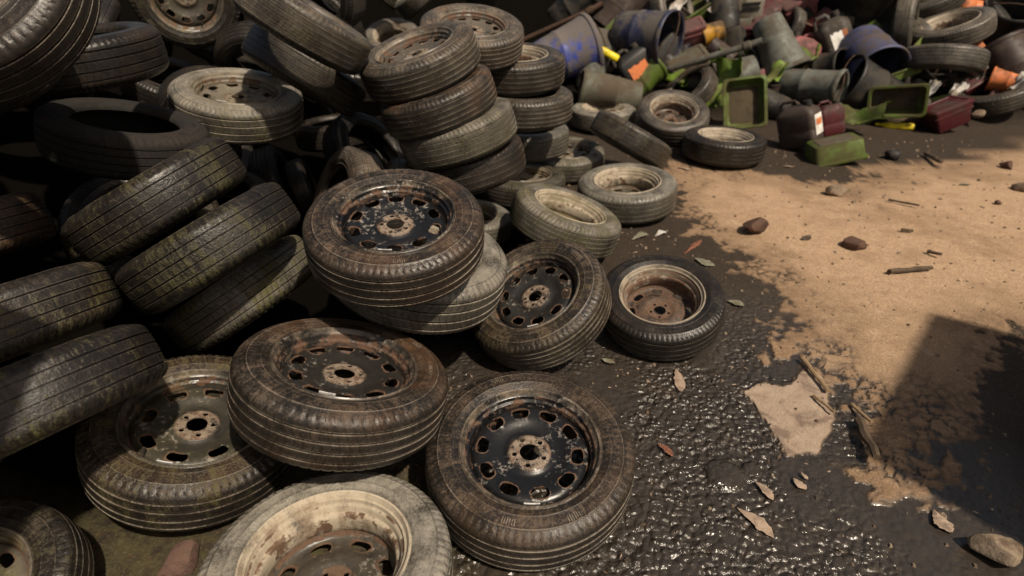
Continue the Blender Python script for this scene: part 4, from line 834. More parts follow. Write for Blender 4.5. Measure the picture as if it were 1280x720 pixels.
def valve_mesh():
    V, F = lathe([(0, -.004), (.007, -.004), (.0075, .004), (.0045, .008), (.004, .028), (.003, .034), (0, .034)], 14)
    return mesh_from('valve', V, F, True, 50)
def weight_mesh():
    V = []; F = []
    n = 8
    for i in range(n + 1):
        t = -.11 + .22 * i / n
        for r, z in ((.1965, .082), (.1985, .0905), (.1950, .0915), (.1925, .084)): V.append((r * math.cos(t), r * math.sin(t), z))
    for i in range(n):
        for j in range(4): F.append((i * 4 + j, i * 4 + (j + 1) % 4, i * 4 + 4 + (j + 1) % 4, i * 4 + 4 + j))
    F += [(3, 2, 1, 0), (n * 4, n * 4 + 1, n * 4 + 2, n * 4 + 3)]
    return mesh_from('weight', V, F, True, 50)
VALVE = valve_mesh(); WEIGHT = weight_mesh()
rng = random.Random(4)

def put_tyre(pos, n, k, tc, variant, label, group, roll, cat='tyre'):
    o = link('tyre', TYRES[variant], RUBBER)
    o.matrix_world = Matrix.Translation(pos) @ (basis(n) @ Matrix.Rotation(roll, 3, 'Z')).to_4x4() @ Matrix.Scale(k, 4)
    o.color = tc
    return tag(o, label, cat, group)

def put_wheel(pos, n, k, back, tc, rc, variant, disc, label, group, roll, weight=True):
    """steel car wheel with its tyre: Empty > tyre, rim > (wheel_disc, valve_stem, balance_weight)"""
    e = bpy.data.objects.new('car_wheel', None); col.objects.link(e); e.empty_display_size = .1
    n = Vector(n).normalized()
    e.matrix_world = Matrix.Translation(Vector(pos) - n * .092 * k) @ (basis(n) @ Matrix.Rotation(roll, 3, 'Z')).to_4x4() @ Matrix.Scale(k, 4)
    tag(e, label, 'wheel', group)
    lo = Matrix.Translation((0, 0, .092))
    if back: lo = lo @ Matrix.Rotation(PI, 4, 'X')
    t = link('tyre', TYRES[variant], RUBBER, e); t.matrix_local = lo; t.color = tc
    r = link('rim', RIM, STEEL, e); r.matrix_local = lo; r.color = rc
    d = link('wheel_disc', DISCS[disc], STEEL, r); d.color = (rc[0] * (.12 if back else 1), min(1, rc[1] + (.30 if back else 0)), rc[2], .12 if back else 1)
    v = link('valve_stem', VALVE, MAT['black'], r); v.matrix_local = Matrix.Translation((.176 * math.cos(2.0), .176 * math.sin(2.0), .038)) @ Matrix.Rotation(2.0, 4, 'Z') @ Matrix.Rotation(-.35, 4, 'Y')
    if weight and not back:
        w = link('balance_weight', WEIGHT, MAT['weight'], r); w.matrix_local = Matrix.Rotation(-PI / 2 - roll, 4, 'Z')
    return e

# colours: tyre (moss, dust, rust stain, pale), rim (pale dirt, rust, moss)
W = WHEELS
GR_FRONT = None
def wheel(key, back, tc, rc, variant, disc, label, group=None, roll=None, weight=True):
    p, n, k = W[key]
    return put_wheel(p, n, k, back, tc, (*rc, 1), variant, disc, label, group, rng.uniform(0, 6.28) if roll is None else roll, weight)
def tyre(key, tc, variant, label, group=None):
    p, n, k = W[key]
    return put_tyre(p, n, k, tc, variant, label, group, rng.uniform(0, 6.28))

G1 = 'steel wheels with black discs scattered at the foot of the pile'
G2 = 'pale deep wheels turned back side up'
G3 = 'tyres stacked on a slant at the left'
G4 = 'leaning stack of tyres at the top'
G5 = 'upright short stack of tyres'
G6 = 'tyres and wheels heaped at the upper left'
wheel('A', 0, (.08, .62, .25, .0), (.0, .46, .0), 0, 0, 'dark wheel with a black ten hole disc lying on the wet asphalt, nearest the puddle', G1, .3)
wheel('B', 0, (.03, .85, .95, .03), (.03, .56, .0), 1, 0, 'rusty brown tyred wheel with a pitted hub, propped across the pale wheel in front', G1, 1.0)
wheel('D', 0, (.6, .5, .4, .0), (.05, .54, .2), 0, 1, 'mossy wheel with a dull brown disc, half under the rusty brown tyred wheel', G1, 2.2)
wheel('E', 0, (.02, .72, .38, .0), (.0, .46, .0), 0, 0, 'black disc wheel lying flat on top of the middle pile', G1, 4.0)
wheel('G', 0, (.30, .70, .20, .0), (.02, .50, .05), 2, 0, 'tilted wheel with black disc leaning beside the pale rimmed wheel', G1, 5.2)
wheel('C', 1, (.05, .6, .1, 1.0), (.85, .42, .05), 0, 1, 'pale chalky wheel, deep side up, cut by the bottom edge', G2)
wheel('F', 1, (.15, .8, .1, .75), (.5, .5, .1), 0, 1, 'pale sided wheel trapped beneath the top black disc wheel', G2)
wheel('H', 1, (.0, .25, .10, .0), (.55, .78, .0), 0, 1, 'glossy black tyred wheel with a deep rusty rim on the edge of the wet asphalt', G2)
wheel('I', 1, (1.0, .7, .1, .45), (.80, .35, .5), 2, 1, 'mossy wheel with a deep tan rim, tilted to the right', G2)
wheel('J', 1, (.30, .7, .1, .85), (.80, .42, .2), 1, 1, 'pale grey wheel with deep rim lying flat at the edge of the dirt', G2)
tyre('K', (.3, .6, .2, .05), 1, 'dark tyre leaning on edge behind the pale grey deep wheel')
wheel('L', 1, (.25, .7, .1, .7), (.8, .4, .1), 0, 1, 'small pale wheel lying behind the leaning dark tyre', G2)
wheel('M', 0, (.8, .7, .0, .6), (.2, .45, .3), 1, 1, 'mossy wheel with disc windows, between the short stack and the pale grey deep wheel')
wheel('N', 0, (.75, .7, .2, .25), (.35, .5, .4), 2, 1, 'mossy wheel low at the foot of the leaning stack')
wheel('N2', 1, (.9, .7, .0, .8), (.5, .4, .6), 1, 1, 'very mossy wheel tucked behind the top black disc wheel')
wheel('O', 1, (.05, .5, .1, .0), (.7, .4, .0), 1, 1, 'grey wheel lying flat by itself on damp ground before the green tray')
wheel('O2', 1, (.03, .8, .5, .25), (.55, .62, .0), 0, 1, 'wheel with a rusty red deep disc, tilted towards the camera behind the lone flat wheel')
tyre('O3', (.1, .7, .4, .1), 1, 'brown tyre tilted back under the grey pipe')
wheel('O4', 0, (.1, .6, .4, .1), (.3, .7, .0), 1, 1, 'wheel standing on edge left of the upside down metal bucket')
tyre('T', (.1, .7, .3, .2), 2, 'tyre tilted up behind the blue drum')
wheel('S2b', 1, (.08, .8, .45, .1), (.6, .6, .0), 2, 1, 'top wheel of the short upright stack, with a rusty tan rim', G5)
tyre('S2c', (.15, .7, .1, .08), 2, 'plain dark tyre in the middle of the short upright stack', G5)
tyre('S2d', (.85, .8, .0, .6), 2, 'pale mossy tyre at the bottom of the short upright stack', G5)
wheel('S2a', 0, (.05, .9, .75, .15), (.2, .6, .0), 2, 0, 'wheel with a black disc and brown sidewall at the top centre, behind the leaning stack')
wheel('S1a', 0, (.12, 1., .35, .15), (.15, .5, .0), 2, 0, 'topmost wheel of the leaning stack, disc tipped away', G4)
tyre('S1b', (.05, .7, 1., .0), 2, 'reddish brown tyre, second from the top of the leaning stack', G4)
tyre('S1c', (.40, .9, .0, .45), 2, 'greyer tyre, third from the top of the leaning stack', G4)
tyre('S1d', (.0, .5, .35, .0), 1, 'smooth dark tyre, lowest one in view of the leaning stack', G4)
wheel('T1', 1, (.1, .8, .4, .4), (.7, .5, .0), 1, 1, 'tan wheel facing the camera behind the leaning stack')
tyre('T2', (.45, .8, .0, .6), 2, 'pale grey tyre cut by the top edge, left of two', G6)
tyre('T3', (.55, .8, .0, .7), 2, 'greenish tyre cut by the top edge beside the black disc wheel', G6)
tyre('T6', (.1, .8, .3, .3), 0, 'tyre standing with its dark opening to the left behind the slanted pair', G6)
tyre('T4', (.22, .85, .3, .12), 2, 'upper of two ribbed tyres slanting down to the right at the top', G6)
tyre('T5', (.25, .85, .35, .1), 2, 'lower of two ribbed tyres slanting down to the right at the top', G6)
wheel('U', 0, (.60, .9, .0, .55), (.3, .45, .3), 0, 1, 'grey mossy wheel with windows showing along its edge, below the slanting ribbed pair', G6)
wheel('V', 0, (.45, .7, .4, .1), (.1, .6, .2), 1, 0, 'olive brown wheel facing the camera at the top edge', G6)
tyre('W', (.05, .15, .35, .0), 0, 'dark tyre lying level in shadow between the big corner wheel and the olive brown wheel', G6)
wheel('X', 0, (.0, .45, .1, .0), (.15, .65, .0), 0, 0, 'large dark wheel in the top left corner', G6)
tyre('Y', (.0, .0, .1, .0), 1, 'dark tyre with its wide black mouth to the camera, in deep shadow', G6)
tyre('Z1', (.65, .3, .1, .0), 1, 'uppermost of three slanted tyres below the dark tyre mouth', G3)
tyre('Z2', (.7, .3, .1, .0), 1, 'middle of three slanted tyres below the dark tyre mouth', G3)
tyre('Z3', (1.0, .6, .05, .35), 1, 'lowest and mossiest of three slanted tyres, against the top black disc wheel', G3)
tyre('P1', (.10, .25, .8, .0), 1, 'highest of three slanted tyres cut by the left edge', G3)
tyre('P2', (.65, .25, .4, .0), 1, 'middle of three slanted tyres cut by the left edge', G3)
tyre('P3', (.85, .25, .3, .0), 1, 'lowest of three slanted tyres cut by the left edge, above the mossy wheel', G3)
wheel('P4', 0, (.55, .35, .2, .0), (.2, .55, .6), 0, 1, 'dark mossy wheel in the bottom left corner')
tyre('R', (.0, .9, .8, .3), 2, 'tyre standing on edge with its opening to the left, behind the top black disc wheel')
tyre('R2', (.05, .7, .4, .1), 2, 'crown of a tyre peeking over the top black disc wheel')
tyre('Q1', (.15, .25, .2, .0), 1, 'dark tyre standing on edge in the gap below the grey mossy wheel', 'dark tyres on edge in the gap')
tyre('Q2', (.15, .25, .2, .0), 1, 'smaller dark tyre on edge to the right in the gap beside the slanted tyres', 'dark tyres on edge in the gap')
for (p, n, k) in FILL:
    put_tyre(p, n, k, (rng.uniform(.0, .3), rng.uniform(.05, .3), rng.uniform(.0, .25), 0), rng.randrange(3),
             'dark worn tyre wedged deep in the shadow inside the tyre pile', 'tyres buried in the pile', rng.uniform(0, 6.28))

# ------------------------------------------------------------------ rubbish heap
def rr_ring(w, d, c, z, k=4):
    c = min(c, w * .49, d * .49); P = []
    for sx, sy, a0 in ((1, 1, 0), (-1, 1, PI / 2), (-1, -1, PI), (1, -1, 1.5 * PI)):
        for i in range(k + 1):
            a = a0 + PI / 2 * i / k
            P.append((sx * (w / 2 - c) + c * math.cos(a), sy * (d / 2 - c) + c * math.sin(a), z))
    return P
def loft(rings, cap0=True, cap1=True):
    n = len(rings[0]); V = [p for r in rings for p in r]; F = []
    for i in range(len(rings) - 1):
        for j in range(n): F.append((i * n + j, i * n + (j + 1) % n, (i + 1) * n + (j + 1) % n, (i + 1) * n + j))
    if cap0: F.append(tuple(reversed(range(n))))
    if cap1: F.append(tuple((len(rings) - 1) * n + j for j in range(n)))
    return V, F
def tube(P, r, k=10, taper=None):
    V = []; F = []; P = [Vector(p) for p in P]
    for i, p in enumerate(P):
        d = (P[min(i + 1, len(P) - 1)] - P[max(i - 1, 0)]).normalized(); B = basis(d)
        rr = r * (taper[i] if taper else 1)
        for j in range(k):
            a = 2 * PI * j / k; V.append(tuple(p + B @ Vector((math.cos(a) * rr, math.sin(a) * rr, 0))))
    for i in range(len(P) - 1):
        for j in range(k): F.append((i * k + j, i * k + (j + 1) % k, (i + 1) * k + (j + 1) % k, (i + 1) * k + j))
    F.append(tuple(reversed(range(k)))); F.append(tuple((len(P) - 1) * k + j for j in range(k)))
    return V, F
def warp(V, amt, seed):
    """dents: push the points about with a smooth random field"""
    r = random.Random(seed); w = [(Vector((r.uniform(-1, 1), r.uniform(-1, 1), r.uniform(-1, 1))) * r.uniform(4, 11), r.uniform(0, 6.28), Vector((r.uniform(-1, 1), r.uniform(-1, 1), r.uniform(-1, 1))) * amt) for _ in range(5)]
    out = []
    for v in V:
        p = Vector(v); q = p.copy()
        for kk, ph, dv in w: q += dv * math.sin(kk.dot(p) + ph)
        out.append(tuple(q))
    return out

def part(name, VF, mat, parent, seed=None, amt=0, sharp=45):
    V, F = VF
    if seed is not None and amt: V = warp(V, amt, seed)
    return link(name, mesh_from(name, V, F, True, sharp), mat, parent)

NAMES = dict(bucket='bucket', pail='pail', can='canister', crate='crate', machine='appliance', tray='tray', sheet='plastic_sheet', pot='pot', bottle='bottle', pipe='pipe', tyre='tyre')
def junk(item, idx):
    kind, c, pos, n, x, S, asp, label, cat = item
    group = 'rubbish buried in the heap' if label.startswith('half buried') else ('small rubbish loose on the heap' if label.startswith('small scrap') else None)
    if kind == 'tyre':
        o = put_tyre(pos, n, S / .62, (.12, .75, .2, rng.uniform(.1, .35)), rng.randrange(3), label, group or 'tyres lying on the rubbish heap', rng.uniform(0, 6.28))
        return
    if kind == 'wheel':
        put_wheel(pos, n, S / .62, 1, (.1, .7, .2, rng.uniform(.1, .3)), (.75, .5, 0, 1), rng.randrange(3), 1, label, 'tyres lying on the rubbish heap', rng.uniform(0, 6.28))
        return
    m = MAT[c]
    nm = (cat or NAMES[kind]).replace(' ', '_')
    e = bpy.data.objects.new(nm, None); col.objects.link(e); e.empty_display_size = .1
    B = basis(n, x)
    base = {'bucket': -S / 2, 'pail': -S / 2, 'pot': -S / 2, 'can': -S / 2, 'crate': -S * .25, 'machine': -S / 2, 'tray': -S * asp[1] / 2 if len(asp) > 1 else 0}.get(kind, 0)
    e.matrix_world = Matrix.Translation(Vector(pos) + B @ Vector((0, 0, base))) @ B.to_4x4()
    tag(e, label, cat, group)
    if kind in ('bucket', 'pail', 'pot'):
        R1 = S * asp[0]; R0 = S * asp[1]; t = .02 * S
        ob = 0
        prof = [(0, 0), (R0 * .93, 0), (R0, .02 * S)]
        for q in (.2, .38, .40, .42, .44, .62, .8):
            bump_ = .012 * S if q in (.40, .42) else 0
            prof.append((R0 + (R1 - R0) * q + bump_, S * q))
        prof += [(R1, S * .93), (R1 - t, S * .93), (R0 - t * .6, t * 1.3), (0, t * 1.3)]
        V, F = lathe(prof, 40)
        part('shell', (V, F), m, e, idx, .012 * S)
        V, F = lathe([(R1 - t * 1.1, S * .925), (R1 + t * .9, S * .925), (R1 + t * 1.3, S * .95), (R1 + t * 1.2, S * .985), (R1 + t * .4, S), (R1 - t * 1.1, S * .985)], 40, True)
        part('rolled_rim', (V, F), m, e, idx, .012 * S)
        if kind != 'pot' and c not in ('slate', 'maroonblack'):
            P = []
            for i in range(13):
                a = PI * i / 12; P.append((R1 * 1.06 * math.cos(a), -R1 * .35 * math.sin(a), S * .9 + R1 * .55 * math.sin(a) - .02 * S))
            part('handle', tube(P, .011 * S, 8), MAT['rust'], e)
    elif kind == 'tray':
        w = S; d = S * asp[0]; h = S * asp[1]; c0 = .09 * S; t = .022 * S
        R = [rr_ring(w * .82, d * .78, c0, 0), rr_ring(w * .86, d * .83, c0, .06 * h), rr_ring(w * .92, d * .90, c0, h * .86), rr_ring(w, d, c0, h * .88), rr_ring(w * 1.0, d * 1.0, c0, h * .96),
             rr_ring(w * .985, d * .98, c0, h), rr_ring(w * .90, d * .86, c0, h), rr_ring(w * .88, d * .84, c0, h * .93), rr_ring(w * .82, d * .79, c0, .2 * h), rr_ring(w * .78, d * .74, c0, .12 * h)]
        part('shell', loft(R), m, e, idx, .008 * S)
        R = [rr_ring(w * .60, d * .50, c0 * .5, -.035 * h), rr_ring(w * .62, d * .52, c0 * .5, -.03 * h), rr_ring(w * .66, d * .57, c0 * .5, .05 * h)]
        part('base_panel', loft(R), MAT['olive'] if c == 'green' else m, e, idx, .008 * S)
        R = [rr_ring(w * .70, d * .66, c0 * .6, .125 * h), rr_ring(w * .66, d * .62, c0 * .6, .16 * h)]
        part('caked_mud', loft(R), MAT['mud'], e, idx, .008 * S)
    elif kind == 'crate':
        w = S * asp[0]; d = S * asp[1]; h = S * .62; c0 = .06 * S
        z0 = -h * .1
        R = [rr_ring(w * .80, d * .78, c0, z0), rr_ring(w * .83, d * .82, c0, z0 + .04 * h), rr_ring(w * .90, d * .90, c0, h * .52), rr_ring(w * .955, d * .955, c0, h * .54), rr_ring(w * .96, d * .96, c0, h * .60), rr_ring(w * .92, d * .92, c0, h * .61), rr_ring(w * .94, d * .94, c0, h * .78)]
        part('body', loft(R), m, e, idx, .006 * S)
        R = [rr_ring(w, d, c0, h * .785), rr_ring(w * 1.0, d * 1.0, c0, h * .88), rr_ring(w * .94, d * .93, c0, h * .92), rr_ring(w * .80, d * .78, c0, h * .93), rr_ring(w * .78, d * .76, c0, h * .90)]
        part('lid', loft(R), m, e, idx, .006 * S)
    elif kind == 'can':
        w = S * asp[0]; d = S * asp[1]; h = S; c0 = .11 * S
        R = [rr_ring(w * .92, d * .9, c0, 0), rr_ring(w, d, c0, .04 * h), rr_ring(w, d, c0, .30 * h), rr_ring(w * .97, d * .97, c0, .33 * h), rr_ring(w * .97, d * .97, c0, .37 * h), rr_ring(w, d, c0, .40 * h), rr_ring(w, d, c0, .70 * h),
             rr_ring(w * .95, d * .93, c0, .76 * h), rr_ring(w * .60, d * .62, c0 * .8, .86 * h), rr_ring(w * .52, d * .5, c0 * .8, .875 * h)]
        part('body', loft(R), MAT['black'] if c == 'blackorange' else m, e, idx, .007 * S)
        hw = .26 * w
        P = [(-w * .46, 0, .76 * h), (-w * .44, 0, .92 * h), (-w * .36, 0, .99 * h), (-w * .05, 0, .99 * h), (w * .03, 0, .94 * h), (w * .04, 0, .85 * h)]
        part('handle', tube(P, .040 * S, 10), MAT['greylabel'] if c in ('blackorange', 'greylabel') else m, e)
        V, F = lathe([(0, .86 * h), (.10 * S, .86 * h), (.10 * S, .90 * h), (.085 * S, .90 * h), (.085 * S, .97 * h), (0, .975 * h)], 18)
        cap = part('cap', ([(v[0] + w * .28, v[1], v[2]) for v in V], F), MAT['black'], e)
        if c in ('brown', 'greylabel', 'blackorange'):
            lw, lh, off = (d * .62, h * .42, w / 2 + .003)
            def plate(y0, y1, z0, z1, xo, jag):
                r = random.Random(idx); P = []
                for i in range(9): P.append((xo, y0 + (y1 - y0) * i / 8, z0 + r.uniform(-jag, jag)))
                for i in range(9): P.append((xo, y1 - (y1 - y0) * i / 8, z1 + r.uniform(-jag, jag)))
                return P, [tuple(range(18))]
            lm = MAT['orange'] if c == 'blackorange' else MAT['label']
            if c == 'brown':
                lb = part('label', plate(-lw / 2, lw / 2, .22 * h, .66 * h, off, .006 * S), lm, e); part('orange_patch', plate(-lw * .38, lw * .38, .42 * h, .56 * h, off + .003, .003), MAT['orange'], lb)
            else:
                V, F = plate(-w * .3, w * .26, .26 * h, .58 * h, 0, .03 * S)
                lb = part('label', ([(v[1], -d / 2 - .006, v[2]) for v in V], F), lm, e)
                if c == 'greylabel':
                    V, F = plate(w * .10, w * .26, .36 * h, .58 * h, 0, .012 * S); part('orange_patch', ([(v[1], -d / 2 - .009, v[2]) for v in V], F), MAT['orange'], lb)
    elif kind == 'machine':
        w = S * asp[0]; d = S * asp[1]; h = S
        R = [rr_ring(w * .95, d * .95, .03 * S, 0), rr_ring(w, d, .04 * S, .03 * h), rr_ring(w, d, .04 * S, .94 * h), rr_ring(w * .93, d * .9, .04 * S, h)]
        part('casing', loft(R), m, e, idx, .004 * S)
        for q in (.82, .66):
            V, F = loft([rr_ring(w * .7, h * .09, .01 * S, 0), rr_ring(w * .7, h * .09, .01 * S, .02 * S)])
            part('slot', ([(v[0], -d / 2 - .004 + v[2] * -1, v[1] + q * h) for v in V], [f[::-1] for f in F]), MAT['black'], e)
        V, F = lathe([(0, .03 * S), (.05 * S, .02 * S), (.06 * S, 0)], 14)
        part('lamp', ([(v[0] + w * .3, -d / 2 - v[2], v[1] + .3 * h) for v in V], F), MAT['orange'], e)
    elif kind == 'sheet':
        r = random.Random(idx); k = 12; V = []; F = []
        a0, a1, a2 = r.uniform(0, 6), r.uniform(0, 6), r.uniform(0, 6)
        for s in (0, 1):
            for i in range(k + 1):
                for jx in range(k + 1):
                    u = i / k - .5; v = jx / k - .5
                    jag = .05 * math.sin(9 * u + a0) + .05 * math.sin(13 * v + a1)
                    zz = .10 * math.sin(6 * u + a1) + .08 * math.sin(8 * v + a2 + 3 * u) + .16 * abs(u + .4 * v) + .02 * math.sin(31 * u + 17 * v)
                    V.append((S * (u + jag * (abs(v) > .3)), S * asp[0] * (v + jag * (abs(u) > .3)), S * zz - s * .006))
        q = (k + 1) ** 2
        for i in range(k):
            for jx in range(k):
                a = i * (k + 1) + jx; f = (a, a + k + 1, a + k + 2, a + 1); F.append(f[::-1]); F.append(tuple(t_ + q for t_ in f))
        rim_ = [i for i in range(k + 1)] + [(i + 1) * (k + 1) - 1 for i in range(1, k + 1)] + [k * (k + 1) + jx for jx in range(k - 1, -1, -1)] + [i * (k + 1) for i in range(k - 1, 0, -1)]
        for i in range(len(rim_)):
            a, b = rim_[i], rim_[(i + 1) % len(rim_)]; F.append((a, b, b + q, a + q))
        me = mesh_from(nm, V, F, True, 50)
        bpy.data.objects.remove(e)
        o = link(nm, me, m); o.matrix_world = Matrix.Translation(pos) @ B.to_4x4(); tag(o, label, cat, group or 'loose scraps on the rubbish')
    elif kind == 'bottle':
        R1 = S * asp[0] * .5
        V, F = lathe([(0, -.5 * S), (R1 * .9, -.5 * S), (R1, -.46 * S), (R1, -.1 * S), (R1 * .9, -.06 * S), (R1, -.02 * S), (R1, .18 * S), (R1 * .75, .30 * S), (R1 * .35, .36 * S), (R1 * .35, .39 * S)], 24)
        part('body', ([(v[0], v[1] * .75, v[2]) for v in V], F), m, e, idx, .012 * S)
        V, F = lathe([(0, .5 * S), (R1 * .36, .5 * S), (R1 * .45, .385 * S), (0, .385 * S)], 18)
        part('cap', (V, F), m, e)
    elif kind == 'pipe':
        R1 = S * asp[0] * .5
        if c == 'wood':
            R = [rr_ring(R1 * 2.6, R1 * 1.2, .003, -.5 * S, 2), rr_ring(R1 * 2.4, R1 * 1.3, .003, -.1 * S, 2), rr_ring(R1 * 2.6, R1 * 1.2, .003, .2 * S, 2), rr_ring(R1 * 2.0, R1 * 1.2, .003, .5 * S, 2)]
            VF = loft(R)
        else:
            VF = lathe([(R1 * .7, -.5 * S), (R1, -.5 * S), (R1, .3 * S), (R1 * 1.35, .31 * S), (R1 * 1.35, .38 * S), (R1, .39 * S), (R1, .5 * S), (R1 * .7, .5 * S)], 18, True)
        me = mesh_from(nm, warp(VF[0], .006 * S, idx), VF[1], True, 45)
        bpy.data.objects.remove(e)
        o = link(nm, me, m); o.matrix_world = Matrix.Translation(pos) @ B.to_4x4(); tag(o, label, cat, group)

MAT['mud'] = simple('caked_mud', (.05, .038, .022), (.095, .072, .04), .9, 25, .6, .006)
MAT['blackorange'] = MAT['black']
for i, it in enumerate(JUNK): junk(it, i)

# ------------------------------------------------------------------ ground
def axis_lines(lo, hi, step, far):
    core = list(np.arange(lo, hi + 1e-6, step)); a = [lo]; s = step
    while a[-1] > -far: s *= 1.22; a.append(a[-1] - s)
    b = [hi]; s = step
    while b[-1] < far: s *= 1.16; b.append(b[-1] + s)
    return np.array(sorted(a[1:]) + core + b[1:])
gx = axis_lines(-1.3, 3.1, .0095, 400); gy = axis_lines(.3, 4.0, .0095, 400)
GX, GY = np.meshgrid(gx, gy, indexing='ij')
wx = GX + .16 * (fbm(GX * 2.2, GY * 2.2, 4, 3) - .5) + .05 * (fbm(GX * 11, GY * 11, 3, 5) - .5)
wy = GY + .16 * (fbm(GX * 2.2, GY * 2.2, 4, 9) - .5) + .05 * (fbm(GX * 11, GY * 11, 3, 6) - .5)
sd = poly_sdf(wx, wy, DIRT_OUTLINE)
patch = np.clip((fbm(GX * 2.4, GY * 2.4, 4, 101) - .40) * 5, 0, 1)      # where the wet ground is stony; elsewhere smooth wet film
brk = fbm(GX * 6, GY * 6, 5, 21) - .5; fine = fbm(GX * 26, GY * 26, 3, 33) - .5
ck1, ck2 = cells(GX / .06 + 1.6 * brk + .9 * fine, GY / .06 - 1.4 * brk + 1.1 * (fbm(GX * 17, GY * 17, 3, 79) - .5), 13); crack = np.clip((ck2 - ck1) / .30, 0, 1)
dm = np.clip((sd + .40 * brk + .24 * fine + .085) / .05 + .5, 0, 1)
frac = np.clip(1 - np.abs(sd + .3 * brk - .02) / .15, 0, 1) * np.clip((fbm(GX * 3.1, GY * 3.1, 3, 77) - .42) * 6, 0, 1) * np.clip((1.9 - GX) / .3, .15, 1)          # the margin breaks up into flakes
dm = dm * np.clip(1 - frac * 1.5 * (1 - crack) , 0, 1)
slab = np.zeros(GX.shape)
for S_ in SLABS:
    q = poly_sdf(GX + .11 * (fbm(GX * 8, GY * 8, 5, 41) - .5), GY + .11 * (fbm(GX * 8, GY * 8, 5, 43) - .5), S_)
    sl = np.clip(q / .008 + .5, 0, 1) if S_ is SLABS[0] else np.zeros(GX.shape); slab = np.maximum(slab, sl)
    dm = np.maximum(dm, np.clip(q / .008 + .5, 0, 1))
near = 1 / (1 + np.exp((GY - 3.9) * 3))            # the fine relief fades where the mesh gets coarse
d1, d2 = cells(GX / .025, GY / .028, 2); e1, e2 = cells(GX / .014, GY / .016, 4)
peb = (.25 + .75 * patch) * np.sqrt(np.clip(1 - (d1 / .85) ** 2, 0, 1)) * .0082 * (.45 + 1.0 * fbm(GX * 9, GY * 9, 3, 51)) + np.clip(1 - (e1 / .8) ** 2, 0, 1) * .0016
big = (fbm(GX * 2.6, GY * 2.6, 4, 61) - .5) * .028
dirt_h = .0075 + (fbm(GX * 40, GY * 40, 3, 71) - .5) * .0045 + np.clip(1 - (cells(GX / .022, GY / .022, 8)[0] / .42) ** 2, 0, 1) * .0022
wetz = np.clip((2.75 - GY + .5 * (fbm(GX * 1.7, GY * 1.7, 3, 81) - .5)) / .7, 0, 1) * np.clip((GX + .55) / .35, 0, 1) * np.clip((1.95 - GX + .4 * (fbm(GX * 2, GY * 2, 3, 83) - .5)) / .6, 0, 1)
hgt = np.where(dm > 0, dirt_h * dm, 0) + (peb * (1 - dm) * (.35 + .65 * wetz))
hgt = (hgt + big * .6) * near
for (bx_, by_, br_) in DOMES[:2]:
    dd = np.hypot(GX - bx_, (GY - by_)) / br_ + .25 * (fbm(GX * 14, GY * 14, 3, 99) - .5)
    dome = np.sqrt(np.clip(1 - dd ** 2, 0, 1)) * br_ * .30
    hgt = np.where(dd < 1, hgt * .6 + dome * .8, hgt)
hgt = hgt - .010
hgt = hgt + heap(GX, GY) + np.where(heap(GX, GY) > 0, (fbm(GX * 3, GY * 3, 4, 91) - .5) * .08, 0)
nx, ny = GX.shape
V = np.stack([GX, GY, hgt], -1).reshape(-1, 3)
ii = np.arange(nx * ny).reshape(nx, ny)
Fq = np.stack([ii[:-1, :-1], ii[1:, :-1], ii[1:, 1:], ii[:-1, 1:]], -1).reshape(-1, 4)
me = bpy.data.meshes.new('ground')
me.vertices.add(len(V)); me.vertices.foreach_set('co', V.astype(np.float32).ravel())
me.loops.add(Fq.size); me.loops.foreach_set('vertex_index', Fq.astype(np.int32).ravel())
me.polygons.add(len(Fq)); me.polygons.foreach_set('loop_start', np.arange(0, Fq.size, 4, dtype=np.int32))
me.polygons.foreach_set('use_smooth', np.ones(len(Fq), bool)); me.update(calc_edges=True); me.validate()
smooth_dome = np.zeros(GX.shape)
for (bx_, by_, br_) in DOMES[:2]: smooth_dome = np.maximum(smooth_dome, .7 * np.clip((1 - np.hypot(GX - bx_, GY - by_) / br_) / .15, 0, 1))
moss_g = np.clip((.15 - GX) / .5, 0, 1) * np.clip((1.9 - GY) / .6, 0, 1) * np.clip(.2 + 1.6 * (fbm(GX * 5, GY * 5, 4, 95) - .3), 0, 1)
gap_shade = np.clip((-.75 - .0 * GX - GX) / .3, 0, 1) * np.clip((GY - 1.15) / .25, 0, 1); gap_shade = np.maximum(gap_shade, np.clip((GX < .35) * (GY - 1.95) / .3, 0, 1) * np.clip((.35 - GX) / .2, 0, 1)); gap_shade = np.maximum(gap_shade, 1.0 * np.clip((GY - 5.75) / .4, 0, 1))  # mask of ground painted near black as shade under the tyre pile and rubbish
for nm_, a_ in (('dirt', dm), ('wet', wetz), ('gap_shade', gap_shade), ('stony', patch), ('slab', slab), ('damp', np.clip(1 - (sd + .55 * brk + .12 * fine) / .34, 0, 1)), ('smoothed', smooth_dome), ('moss', moss_g)):
    at = me.attributes.new(nm_, 'FLOAT', 'POINT'); at.data.foreach_set('value', a_.astype(np.float32).ravel())

